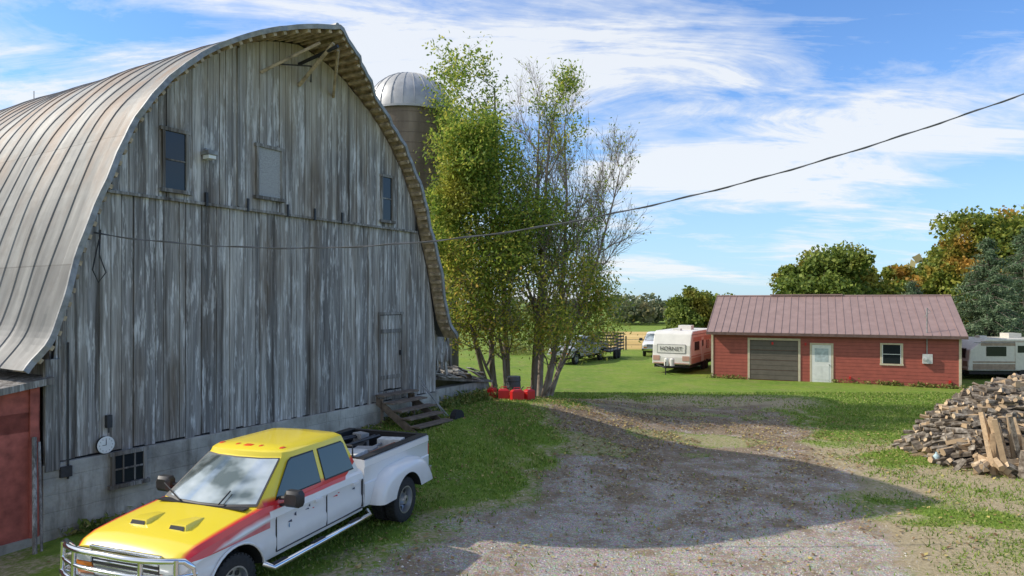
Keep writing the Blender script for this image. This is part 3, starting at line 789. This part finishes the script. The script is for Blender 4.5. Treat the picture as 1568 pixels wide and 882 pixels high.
g.build('door_decals',[plain('decal_dark',(.05,.06,.10)),M_redp,plain('decal_blue',(.1,.25,.4))],truck,fix=False)
g=G()
for s in (1,-1):
    g.tube([(3.93,s*.35,1.33),(3.72,s*.62-.25,1.47)],.012,5,0)
g.box(3.80,3.93,-.78,.78,1.285,1.30,0)
g.build('wipers_and_cowl',[M_plastic],truck)

build_pickup('parked_pickup',(6.1,53.2,g1(6.1,53.2)),rad(-122),paint_plain('silver_paint',(.42,.43,.45)),paint_plain('silver_bed_paint',(.42,.43,.45)),False)
build_pickup('parked_pickup',(12.9,60.5,g1(12.9,60.5)),rad(-105),M_wpaint,M_wpaint,False)

tr=empty('stake_trailer',(7.4,54.5,g1(7.4,54.5)),rad(66))
g=G()
g.box(-2,2,-1,1,.6,.72,0)
for z in (.85,1.1,1.35,1.6,1.85):
    g.box(-2,2,-1.02,-.99,z,z+.12,0); g.box(-2,2,.99,1.02,z,z+.12,0); g.box(-2.02,-1.99,-1,1,z,z+.12,0); g.box(1.99,2.02,-1,1,z,z+.12,0)
for x in (-2,-1,0,1,1.95):
    for y in (-1.05,1.02): g.box(x,x+.06,y,y+.04,.5,2.0,0)
for x in (-.45,.45):
    for y in (-1.1,1.0): g.tube([(x,y,.36),(x,y+.2,.36)],.36,18,1)
g.tube([(-2,0,.6),(-3.2,0,.5)],.06,6,0)
g.build('trailer_body',[M_darkmetal,M_tyre],tr)

def camper(name,loc,rz,L,Wd,H,base,acc,text=None,nose=.5):
    root=empty(name,loc,rz)
    prof=[(0,.55),(0,1.0),(.06,1.25),(.10,1.75),(nose*.8,H-.18),(nose+.2,H),(L-.35,H),(L-.06,H-.2),(L,1.4),(L,.55)]
    g=G(); n=len(prof)
    A=[(x,0,z) for x,z in prof]; B=[(x,Wd,z) for x,z in prof]
    g.add(A+B,[tuple(range(n)),tuple(range(2*n-1,n-1,-1))]+[(i,n+i,n+(i+1)%n,(i+1)%n) for i in range(n)],0)
    g.build('shell',[base],root,bevel=.06)
    g=G()
    for yy,s in ((0,-1),(Wd,1)):
        a,b=(yy-.012,yy-.003) if s<0 else (yy+.003,yy+.012)
        g.box(.25,L-.2,a,b,.62,.95,1); g.box(.25,L-.2,a,b,1.02,1.1,1); g.box(.7,L-.2,a+.001,b+.001,1.99,2.25,1)
        g.box(1.0,2.1,a-.01,b+.01,1.4,1.95,2); g.box(L*.62,L*.62+.8,a-.01,b+.01,1.4,1.95,2)
        g.box(2.6,3.25,a-.012,b+.012,.62,2.2,0); g.box(2.72,3.1,a-.02,b+.02,1.6,2.0,2)
        for xx in (L*.52,L*.52+.75): g.tube([(xx,yy+.15*(-s) ,.34),(xx,yy+.02*s,.34)],.34,18,3)
        for z in (.58,H-.25): g.box(.3,L-.3,a-.006,b+.006,z,z+.04,4)
    g.add([(.030,.35,1.28),(.030,Wd-.35,1.28),(.072,Wd-.35,1.78),(.072,.35,1.78)],[(0,1,2,3)],0 if text else 2)
    g.add([(.036,.30,1.24),(.036,Wd-.30,1.24),(.08,Wd-.30,1.82),(.08,.30,1.82)],[(0,1,2,3)],4)
    g.box(-.03,-.004,.1,Wd-.1,.6,.66,1); g.box(-.02,-.004,.06,.5,.8,1.1,1); g.box(-.02,-.004,Wd-.5,Wd-.06,.8,1.1,1)
    for dy in (-.18,.18):
        g.tube([(-.35,Wd/2+dy,.5),(-.35,Wd/2+dy,.9),(-.35,Wd/2+dy,.98)],[.15,.15,.08],12,0)
    g.tube([(0,.3,.5),(-1.2,Wd/2,.45)],.05,6,3); g.tube([(0,Wd-.3,.5),(-1.2,Wd/2,.45)],.05,6,3); g.tube([(-1.1,Wd/2,0),(-1.1,Wd/2,.8)],.035,6,3)
    g.box(L*.45,L*.45+.7,Wd*.3,Wd*.65,H+.0,H+.28,0); g.box(1.2,1.6,Wd*.4,Wd*.6,H,H+.12,0)
    g.box(.1,L-.1,.1,Wd-.1,.35,.56,3)
    g.build('windows_wheels_trim',[base,acc,M_glass,M_tyre,M_galv],root)
    if text:
        cu=bpy.data.curves.new('lettering','FONT'); cu.body=text; cu.size=.36; cu.extrude=.003; cu.align_x='CENTER'
        tob=bpy.data.objects.new('lettering',cu); col.objects.link(tob); cu.materials.append(M_plastic)
        tob.parent=root; tob.rotation_euler=(rad(85),0,rad(-90)); tob.location=(.005,Wd/2,1.42)
    return root
cw=plain('camper_white',(.70,.68,.63),.45,0,.07,2); cp=plain('camper_pink',(.52,.30,.24),.5,0,.1,2)
camper('travel_trailer',(11.1,42.5,0),math.atan2(.866,.5),6.3,2.45,2.65,cw,cp,'HORNET')
camper('vintage_trailer',(26.2,39.2,0),rad(-3),6.0,2.3,2.4,plain('camper_cream',(.62,.59,.52),.4,0,.08),plain('camper_brown',(.30,.22,.16)),None,.9)

# ---------------------------------------------------------------- gas cans, woodpile, bin
for i,(x,y,w) in enumerate(((-.30,25.2,.40),(.18,24.9,.46),(.62,25.2,.40),(-.75,25.6,.34))):
    r=empty('gas_can',(x,y,g1(x,y)+.01),.4*i)
    g=G(); g.box(-w/2,w/2,-.13,.13,0,.32,0)
    g.loft([[(-w/2,-.13,.32),(w/2,-.13,.32),(w/2,.13,.32),(-w/2,.13,.32)],[(-w/2+.08,-.09,.38),(w/2-.08,-.09,.38),(w/2-.08,.09,.38),(-w/2+.08,.09,.38)]],0)
    g.tube([(-w/4,0,.38),(-w/4,0,.45),(w/4,0,.45),(w/4,0,.38)],.018,6,0)
    g.tube([(w/2-.08,0,.36),(w/2+.03,0,.48)],.022,6,1)
    g.build('can_body',[M_redp,M_plastic],r,bevel=.02)
r=empty('dark_barrel',(.05,26.8,g1(.05,26.8)))
g=G(); g.tube([(0,0,0),(0,0,.3),(0,0,.33),(0,0,.6),(0,0,.63),(0,0,.8)],[.28,.28,.30,.28,.30,.28],20,0); g.build('barrel_body',[plain('barrel_dark',(.06,.06,.065),.6)],r,smooth=True)

t=MT('log_bark',.95); t.color(t.mix(t.ramp(t.noise(9,5),[(.35,0.),(.65,1.)]),(.09,.07,.052),t.ramp(t.island(),[(0,(.17,.135,.10)),(.6,(.32,.28,.23)),(1,(.46,.41,.34))]))); t.bump(t.noise(20,4),.8,.02); M_bark=t.m
t=MT('split_wood',.85); t.color(t.mix(t.ramp(t.noise(1,4,t.co((14,14,14))),[(.35,0.),(.65,.6)]),t.ramp(t.island(),[(0,(.38,.28,.17)),(.5,(.60,.43,.26)),(1,(.74,.58,.39))]),(.30,.21,.13))); M_split=t.m
wp=empty('firewood_pile',(0,0,0))
def hp(x,y):
    top=np.interp(x,[12.1,12.6,13.3,14.2,15.3,19],[0,.65,1.35,1.95,2.25,2.3])
    return top*max(0,1-(abs(y-20.3)/1.7)**2.6)
g=G()
n1_,n2_=30,18; vv=[];ff=[]
for i in range(n1_):
    for j in range(n2_):
        x=12.1+6.8*i/(n1_-1); y=18.5+3.5*j/(n2_-1); vv.append((x,y,max(-.1,hp(x,y)-.14)))
for i in range(n1_-1):
    for j in range(n2_-1): ff.append((i*n2_+j,(i+1)*n2_+j,(i+1)*n2_+j+1,i*n2_+j+1))
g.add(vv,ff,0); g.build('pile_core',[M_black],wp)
g=G(); rn=random.Random(12)
def log(p,d,Lh,r,n,mi,cap):
    d=d.normalized(); a=d.cross(Vector((.1,.2,1))).normalized(); b=d.cross(a)
    rr=[r*rn.uniform(.75,1.2) for _ in range(n)]; ph=rn.uniform(0,6)
    L=[[tuple(p+d*s*Lh+(a*math.cos(ph+k/n*6.2832)+b*math.sin(ph+k/n*6.2832))*rr[k]*(1-.08*s)) for k in range(n)] for s in (-1,0,1)]
    g.loft(L,mi); g.m[-1]=cap; g.m[-2]=cap
for i in range(1100):
    x=rn.uniform(12.0,17.2); y=rn.uniform(18.4,21.4); z=hp(x,y)
    if z<.05 and rn.random()>.2: continue
    z=max(z,.07)+rn.uniform(-.10,.05)
    if y<19.1 and rn.random()<.6: z*=rn.uniform(.2,1)
    az=rn.gauss(rad(-28),.35) if rn.random()<.7 else rn.uniform(0,3.14); el=rn.gauss(0,.16)-.22*max(0,13.8-x)
    d=Vector((math.cos(az)*math.cos(el),math.sin(az)*math.cos(el),-el if az<0 else el))
    n=rn.choice([3,4,6,7]); split=n<=4 and rn.random()<.35
    log(Vector((x,y,z)),d,rn.uniform(.2,.40),rn.uniform(.035,.09),n,1 if split else 0,1 if rn.random()<.6 else 0)
g.build('logs',[M_bark,M_split],wp)
g=G()
for i in range(22):
    x=rn.uniform(12.7,14.4); y0=18.1+rn.uniform(-.3,.25); h=rn.uniform(.9,1.8)
    d=Vector((rn.uniform(-.22,.22),rn.uniform(.05,.38),1)).normalized()
    log(Vector((x,y0,0))+d*h*.5,d,h*.5,rn.uniform(.055,.095),rn.choice([3,4,4,5]),rn.choice([0,0,0,1]),0)
for i in range(40):
    x=rn.uniform(12.3,14.5); y0=rn.uniform(17.6,18.5); r=rn.uniform(.06,.12)
    az=rn.uniform(0,3.14); d=Vector((math.cos(az),math.sin(az),rn.uniform(-.1,.6)))
    log(Vector((x,y0,r+rn.uniform(0,.25))),d,rn.uniform(.18,.26),r,rn.choice([3,4,5,7]),rn.choice([0,0,1]),0)
g.build('leaning_split_posts',[M_split,M_bark],wp)
g=G(); log(Vector((13.3,17.6,.35)),Vector((.1,.05,1)),.35,.2,9,1,0); g.build('chopping_stump',[M_split,M_bark],wp)
r=empty('milk_jug',(12.0,19.3,g1(12.0,19.3)))
g=G(); g.tube([(0,0,0),(0,0,.2),(0,0,.27),(0,0,.31)],[.085,.085,.03,.03],12,0); g.build('jug',[plain('jug_plastic',(.5,.65,.68),.3)],r,smooth=True)

# ---------------------------------------------------------------- overhead wire
cb=empty('power_line',(0,0,0))
g=G(); P0=np.array([-8.20,13.38,5.92]); P1=np.array([12.3,14.0,9.49])
pts=[]
for i in range(81):
    s=i/80; p=P0+(P1-P0)*s; sg=4*s*(1-s)*1.36*(1+.25*(1-2*s)); pts.append((p[0],p[1],p[2]-sg))
g.tube(pts,[.011+.005*(i/80) for i in range(81)],6,0,cap=False)
pts2=[(p[0],p[1]+.018*math.sin(i*1.1),p[2]+.020*math.cos(i*1.1)) for i,p in enumerate(pts)]
g.tube(pts2,.009,5,0,cap=False)
g.build('cable',[plain('cable_black',(.12,.12,.125),.5)],cb,smooth=True)
g=G(); g.tube([(12.3,14.0,-.2),(12.3,14.0,10)],.13,10,0); g.build('utility_pole',[M_wood2],cb)

# ---------------------------------------------------------------- TREES
def skeleton(rng,base,stems,maxlev,up=.06,jit=.13,child=(2,3),ratio=.5,an0=(.45,.95)):
    g=G(); nodes=[]
    def grow(p,d,L,r,lev):
        n=8 if lev==0 else (5 if lev==1 else 3)
        pts=[p];rs=[r]
        for i in range(n):
            d=d+rng.normal(0,jit*(.4 if lev==0 else 1),3); d[2]+=up*(1 if lev else .3); d=d/np.linalg.norm(d)
            p=p+d*L/n; rr=r*(1-.82*(i+1)/n)+.003; pts.append(p); rs.append(rr)
            if lev<maxlev and (i>=(1 if lev==0 else 0)):
                for c in range(rng.integers(child[0],child[1]+1)):
                    q=rng.normal(size=3); q-=d*q.dot(d); q/=np.linalg.norm(q)
                    an=rng.uniform(*an0); cd=d*math.cos(an)+q*math.sin(an)
                    fr=(i+1)/n
                    cl=L*ratio*rng.uniform(.6,1.1)*(1-.62*fr) if lev==0 else L*rng.uniform(.35,.6)
                    grow(p,cd,cl,max(rr*.55,.004),lev+1)
            if lev>=maxlev-1 or (lev>=1 and i>=n-2): nodes.append(p)
        g.tube(pts,rs,7 if lev==0 else (5 if lev==1 else 3),0,cap=False)
    for (dx,dy,d,L,r) in stems:
        d=np.array(d,float); grow(np.array([base[0]+dx,base[1]+dy,base[2]-.1]),d/np.linalg.norm(d),L,r,0)
    return g,np.array(nodes)
t=MT('tree_bark',.9); t.color(t.ramp(t.noise(1,5,t.co((8,8,1.5))),[(.3,(.09,.07,.055)),(.7,(.26,.22,.175))])); t.bump(t.noise(14,4),.7,.02); M_tbark=t.m
t=MT('pale_twig_bark',.9); t.color(t.ramp(t.noise(3,4),[(.3,(.20,.15,.125)),(.7,(.40,.33,.28))])); M_tbark2=t.m
def leafy(name,seed,base,stems,maxlev,nleaf,size,mat,bark,sig=.22,wfn=None,**kw):
    rng=np.random.default_rng(seed); root=empty(name)
    g,nodes=skeleton(rng,base,stems,maxlev,**kw)
    g.build('trunk_and_limbs',[bark],root,fix=False,smooth=True,ang=80)
    if nleaf:
        w=rng.random(len(nodes))**1.6
        if wfn: w=w*wfn(nodes)
        w/=w.sum()
        ids=rng.choice(len(nodes),nleaf,p=w); P=nodes[ids]+rng.normal(0,sig,(nleaf,3))
        Q,F=quads(P,size,False,.45,rng)
        npmesh('foliage',Q,F,[mat],smooth=False,parent=root)
    return root,nodes
M_ash=leafmat('yellow_green_leaves',[(0,(.09,.16,.025)),(.4,(.22,.33,.05)),(.8,(.42,.48,.08)),(1,(.62,.55,.11))],.5,orange=((.55,.49,.09),.35,.58,.55))
wf=lambda n: np.clip((n[:,2]-2.5)/3,.0,1)*(.5+1.1*np.exp(-((n[:,2]-8.5)/4.2)**2))
bz=g1(.4,29)
leafy('ash_tree',21,(-.4,29,bz),[(-.3,0,(-.12,.05,1),12.0,.14),(.2,.2,(-.01,-.05,1),13.0,.16),(-.5,.3,(-.26,-.1,1),10.0,.11)],3,60000,.082,M_ash,M_tbark,.28,wf,ratio=.40,up=.045,child=(1,2),an0=(.5,1.1))
leafy('ash_tree',33,(.8,29.3,bz),[(.1,0,(.04,.05,1),12.6,.15)],3,6500,.08,M_ash,M_tbark,.24,wf,ratio=.30,up=.06,child=(1,2))
leafy('bare_tree',52,(1.1,29.8,bz),[(.1,0,(.07,.02,1),12.4,.14),(.4,.1,(.19,-.05,1),12.0,.13),(.6,.2,(.33,.05,1),10.6,.11)],3,2600,.07,M_ash,M_tbark2,.18,ratio=.42,up=.11,jit=.09,child=(2,3),an0=(.35,.8))
M_low=leafmat('autumn_leaves',[(0,(.12,.19,.03)),(.45,(.34,.41,.055)),(.8,(.58,.54,.09)),(1,(.66,.42,.11))],.55,orange=((.62,.42,.13),.45,.60,.5))
wf2=lambda n: (n[:,2]>2.7)*1.0
leafy('autumn_shrub_tree',61,(-.5,27.8,g1(-.5,27.8)),[(0,0,(-.40,-.1,1),5.6,.07),(.3,0,(-.1,-.2,1),6.2,.08)],3,8500,.08,M_low,M_tbark,.30,wf2,ratio=.46,child=(1,2),up=.01)
leafy('autumn_shrub_tree',62,(1.2,28.4,g1(1.2,28.4)),[(0,0,(.30,-.1,1),5.2,.07),(.1,.1,(.60,.1,1),5.0,.06)],3,7000,.08,M_low,M_tbark,.32,wf2,ratio=.50,child=(1,2),up=.01)

def crown_tree(name,seed,x,y,zb,H,R,mat,n=9000,size=.28,low=.25,nl=46):
    rng=np.random.default_rng(seed); root=empty(name)
    c=np.array([x,y,zb+H*(low+(1-low)/2)]); ez=H*(1-low)/2
    u=rng.normal(size=(nl,3)); u/=np.linalg.norm(u,axis=1)[:,None]; rr=rng.uniform(.4,.92,nl)[:,None]
    LC=c+u*rr*np.array([R,R,ez])*.95; LR=rng.uniform(.13,.30,nl)*R
    id_=rng.integers(0,nl,n); v=rng.normal(size=(n,3)); v/=np.linalg.norm(v,axis=1)[:,None]
    P=LC[id_]+v*(LR[id_]*rng.uniform(.45,1.25,n))[:,None]*np.array([1.1,1.1,.75])+rng.normal(0,.12,(n,3))
    Q,F=quads(P,size,False,.75,rng)
    npmesh('foliage',Q,F,[mat],smooth=False,parent=root)
    g=G(); g.tube([(x,y,zb-.5),(x+.1,y,zb+H*.3),(x,y,zb+H*.75)],[H*.035,H*.025,H*.008],8,0,cap=False)
    for k in range(min(18,nl)):
        z0=zb+H*rng.uniform(.2,.5); g.tube([(x,y,z0),tuple((np.array([x,y,z0])+LC[k])/2+[0,0,-.2]),tuple(LC[k])],[H*.014,H*.009,.03],5,0,cap=False)
    g.build('trunk_and_limbs',[M_tbark],root,fix=False,smooth=True,ang=80)
    return root
M_green=leafmat('oak_leaves',[(0,(.07,.115,.022)),(.5,(.155,.22,.04)),(1,(.30,.35,.07))],.35,orange=((.40,.31,.055),.25,.52,.6))
M_mapl=leafmat('maple_leaves',[(0,(.08,.125,.022)),(.5,(.20,.25,.04)),(1,(.38,.37,.07))],.35,orange=((.56,.24,.045),.22,.54,.7))
crown_tree('broadleaf_tree',1,27.5,60,-.2,10.9,5.0,M_green,24000,.17,.1)
crown_tree('broadleaf_tree',2,31.5,64,-.3,9.0,4.2,M_mapl,14000,.18,.1)
crown_tree('maple_tree',3,41.5,60,-.2,13.3,6.0,M_mapl,28000,.18,.05,60)
crown_tree('maple_tree',4,48.5,64,-.2,13.6,6.5,M_mapl,22000,.2,.05,60)
crown_tree('maple_tree',14,35.8,62,-.2,8.2,4.0,M_mapl,14000,.19,.0)
crown_tree('round_tree',5,16.8,63,-.3,7.1,3.1,M_green,18000,.15,.0)
crown_tree('round_tree',15,20.3,66,-.3,6.2,2.6,M_mapl,9000,.17,.0)
crown_tree('round_tree',16,24.0,70,-.5,5.2,3,M_green,9000,.17,.0)
crown_tree('maple_tree',17,56,62,-.2,12,6,M_mapl,12000,.22,.05)
M_spr=leafmat('spruce_needles',[(0,(.055,.10,.05)),(.5,(.12,.18,.09)),(1,(.22,.29,.16))],.2)
def spruce(seed,x,y,H,R,n):
    rng=np.random.default_rng(seed); root=empty('spruce_tree'); zb=g1(x,y)
    g=G(); g.tube([(x,y,zb-.3),(x,y,zb+H)],[H*.02,.02],8,0,cap=False); P=[]
    nb=170
    for k in range(nb):
        f=k/nb; z=zb+.4+(H-.5)*f; a=rng.uniform(0,6.28); L=R*(1-f)**.8*rng.uniform(.65,1.1)+.15
        e=np.array([x+math.cos(a)*L,y+math.sin(a)*L,z-L*.22+.15]); m=np.array([x+math.cos(a)*L*.5,y+math.sin(a)*L*.5,z+.02]); s=np.array([x,y,z])
        g.tube([s,m,e],[.03,.02,.008],4,0,cap=False)
        q=int(n/nb*(.3+1.6*(1-f))); tt=rng.uniform(.15,1.02,q)[:,None]
        pp=(s*(1-tt)+e*tt)+rng.normal(0,1,(q,3))*np.array([.16,.16,.07])*(.4+L*.35); pp[:,2]-=np.abs(rng.normal(0,.16,q)); P.append(pp)
    P=np.concatenate(P); Q,F=quads(P,.12,False,.26,rng)
    npmesh('needles',Q,F,[M_spr],smooth=False,parent=root); g.build('trunk_and_boughs',[M_tbark],root,fix=False)
spruce(1,30.0,43,8.6,3.4,24000); spruce(2,27.3,46.5,6.0,2.5,16000); spruce(3,33.8,45,9.5,3.5,18000)

rng=np.random.default_rng(99); PP=[]
def line(x0,x1,y0,y1,H,n):
    for k in range(n):
        x=rng.uniform(x0,x1); y=rng.uniform(y0,y1); h=H*rng.uniform(.65,1.1); zb=g1(x,y); r=h*.42
        m=170; v=rng.normal(size=(m,3)); v/=np.linalg.norm(v,axis=1)[:,None]
        PP.append(np.array([x,y,zb+h*.55])+v*np.array([r,r,h*.47])*rng.uniform(.7,1.05,(m,1)))
line(-500,600,290,340,12.5,400)
line(-160,-30,120,160,11,40)
line(60,200,100,170,12,110)
line(-30,20,215,240,6,24)
P=np.concatenate(PP); Q,F=quads(P,.9,False,.8,rng)
M_far=leafmat('distant_leaves',[(0,(.09,.13,.07)),(.5,(.16,.20,.10)),(1,(.26,.26,.14))],.2,orange=((.34,.25,.12),.03,.56,.5))
npmesh('distant_trees',Q,F,[M_far],smooth=False)
PP=[]
for k in range(70):
    x=rng.uniform(-1.5,6.5); y=rng.uniform(57,61); h=rng.uniform(.5,1.4); v=rng.normal(size=(90,3)); PP.append(np.array([x,y,g1(x,y)+h*.4])+v*np.array([.5,.5,h*.35]))
for k in range(60):
    a=rng.uniform(11.6,16); b=rng.uniform(-.4,.4); x=-8.7+.52*a-.854*b; y=12.8+.854*a+.52*b
    v=rng.normal(size=(40,3)); PP.append(np.array([x,y,g1(x,y)+.12])+v*np.array([.15,.15,.10]))
for k in range(90):
    a=rng.uniform(0,11.5); b=rng.uniform(-.35,-.12); x=-8.7+.52*a-.854*b; y=12.8+.854*a+.52*b
    v=rng.normal(size=(22,3)); PP.append(np.array([x,y,g1(x,y)+.08])+v*np.array([.10,.10,.07]))
for k in range(60):
    s_=rng.uniform(0,12.6); 
    if 2<s_<6.6: continue
    x=11.9+.914*s_-.405*.15; y=40.7-.405*s_-.914*.15; v=rng.normal(size=(30,3)); PP.append(np.array([x,y,g1(x,y)+.08])+v*np.array([.2,.06,.08]))
P=np.concatenate(PP); P=P[P[:,2]>-1]; Q,F=quads(P,.075,False,.4,rng)
npmesh('weeds',Q,F,[leafmat('weed_leaves',[(0,(.08,.13,.025)),(.6,(.22,.26,.06)),(1,(.40,.33,.13))],.3)],smooth=False)
fn=empty('pasture_fence')
g=G()
for i in range(9):
    x=-2+i*1.8; y=63.5; g.box(x-.06,x+.06,y-.06,y+.06,g1(x,y)-.2,g1(x,y)+1.3,0)
for z in (.5,1.0): g.tube([(-2,63.5,g1(0,63.5)+z),(12.6,63.5,g1(12,63.5)+z)],.02,5,0)
g.build('posts_and_rails',[M_wood2],fn)

# ---------------------------------------------------------------- LIGHT / SKY
w=bpy.data.worlds.new('World'); scene.world=w; w.use_nodes=True
nt=w.node_tree; bgn=nt.nodes['Background']; 
def NN(t): return nt.nodes.new(t)
sky=NN('ShaderNodeTexSky'); sky.sky_type='NISHITA'; sky.sun_disc=False
sv=Vector((-14,1.5,11.4)).normalized()
sky.sun_elevation=math.asin(sv.z); sky.sun_rotation=math.atan2(sv.x,sv.y)%(2*math.pi)
sky.air_density=1.0; sky.dust_density=.3; sky.ozone_density=3.0; sky.altitude=200
tc=NN('ShaderNodeTexCoord'); sp=NN('ShaderNodeSeparateXYZ'); nt.links.new(tc.outputs['Generated'],sp.inputs[0])
def wm(op,a,b):
    n=NN('ShaderNodeMath'); n.operation=op
    for i,v in enumerate((a,b)):
        if isinstance(v,(int,float)): n.inputs[i].default_value=v
        else: nt.links.new(v,n.inputs[i])
    return n.outputs[0]
def wramp(f,stops):
    r=NN('ShaderNodeValToRGB'); e=r.color_ramp.elements
    while len(e)<len(stops): e.new(.5)
    for i,(p,c) in enumerate(stops): e[i].position=p; e[i].color=(*c,1) if isinstance(c,tuple) else (c,c,c,1)
    nt.links.new(f,r.inputs[0]); return r.outputs[0]
def wmix(f,a,b,bl='MIX'):
    m=NN('ShaderNodeMix'); m.data_type='RGBA'; m.blend_type=bl
    for v,k in ((f,0),(a,6),(b,7)):
        if isinstance(v,(int,float)): m.inputs[k].default_value=v
        elif isinstance(v,tuple): m.inputs[k].default_value=(*v,1)
        else: nt.links.new(v,m.inputs[k])
    return m.outputs[2]
zc=wm('ADD',wm('MAXIMUM',sp.outputs[2],0.0),.16)
cx=wm('DIVIDE',sp.outputs[0],zc); cy=wm('DIVIDE',sp.outputs[1],zc)
cb_=NN('ShaderNodeCombineXYZ'); nt.links.new(cx,cb_.inputs[0]); nt.links.new(cy,cb_.inputs[1])
def wn(scale,detail,rot,sc,loc=(0,0,0),rough=.6,dist=.4):
    mp=NN('ShaderNodeMapping'); mp.inputs['Rotation'].default_value=(0,0,rot); mp.inputs['Scale'].default_value=sc; mp.inputs['Location'].default_value=loc
    nt.links.new(cb_.outputs[0],mp.inputs[0]); n=NN('ShaderNodeTexNoise'); n.inputs['Scale'].default_value=scale; n.inputs['Detail'].default_value=detail
    n.inputs['Roughness'].default_value=rough; n.inputs['Distortion'].default_value=dist; nt.links.new(mp.outputs[0],n.inputs['Vector']); return n.outputs['Fac']
big=wn(.8,2,.7,(.7,1.1,1),(3.1,1.2,0),.5,.6)
fine=wn(1.9,8,.7,(.6,1.5,1),(0,0,0),.66,1.1)
puff=wn(9,4,.2,(.8,1.2,1),(2,5,0),.6,.3)
s=wm('ADD',wm('MULTIPLY',big,1.1),wm('MULTIPLY',fine,.75))
s=wm('ADD',s,wm('MULTIPLY',wm('SUBTRACT',puff,.5),.18))
s=wm('ADD',s,wm('MULTIPLY',sp.outputs[0],-.20))
cl_=wramp(s,[(.81,0.),(.92,.42),(1.0,.88)])
base=wmix(1.0,sky.outputs[0],(.84,1.18,1.56),'MULTIPLY')
hz_=wramp(sp.outputs[2],[(0.,.75),(.10,.5),(.28,.08),(.5,.0)])
base=wmix(hz_,base,(4.0,5.4,6.5))
fin=wmix(cl_,base,(6.6,6.8,7.0))
nt.links.new(fin,bgn.inputs[0]); bgn.inputs[1].default_value=.14
sun=bpy.data.lights.new('sun','SUN'); sun.energy=4.5; sun.angle=rad(.5); sun.color=(1,.93,.82)
so=bpy.data.objects.new('sun',sun); col.objects.link(so); so.rotation_euler=sv.to_track_quat('Z','Y').to_euler()

cam=bpy.data.cameras.new('camera'); co=bpy.data.objects.new('camera',cam); col.objects.link(co)
co.location=(0,0,4.6); co.rotation_euler=(rad(90),0,0); cam.lens=24; cam.sensor_width=36; cam.shift_y=.012; cam.clip_end=6000; cam.clip_start=.1
scene.camera=co
scene.view_settings.view_transform='Standard'; scene.view_settings.look='None'; scene.view_settings.exposure=0
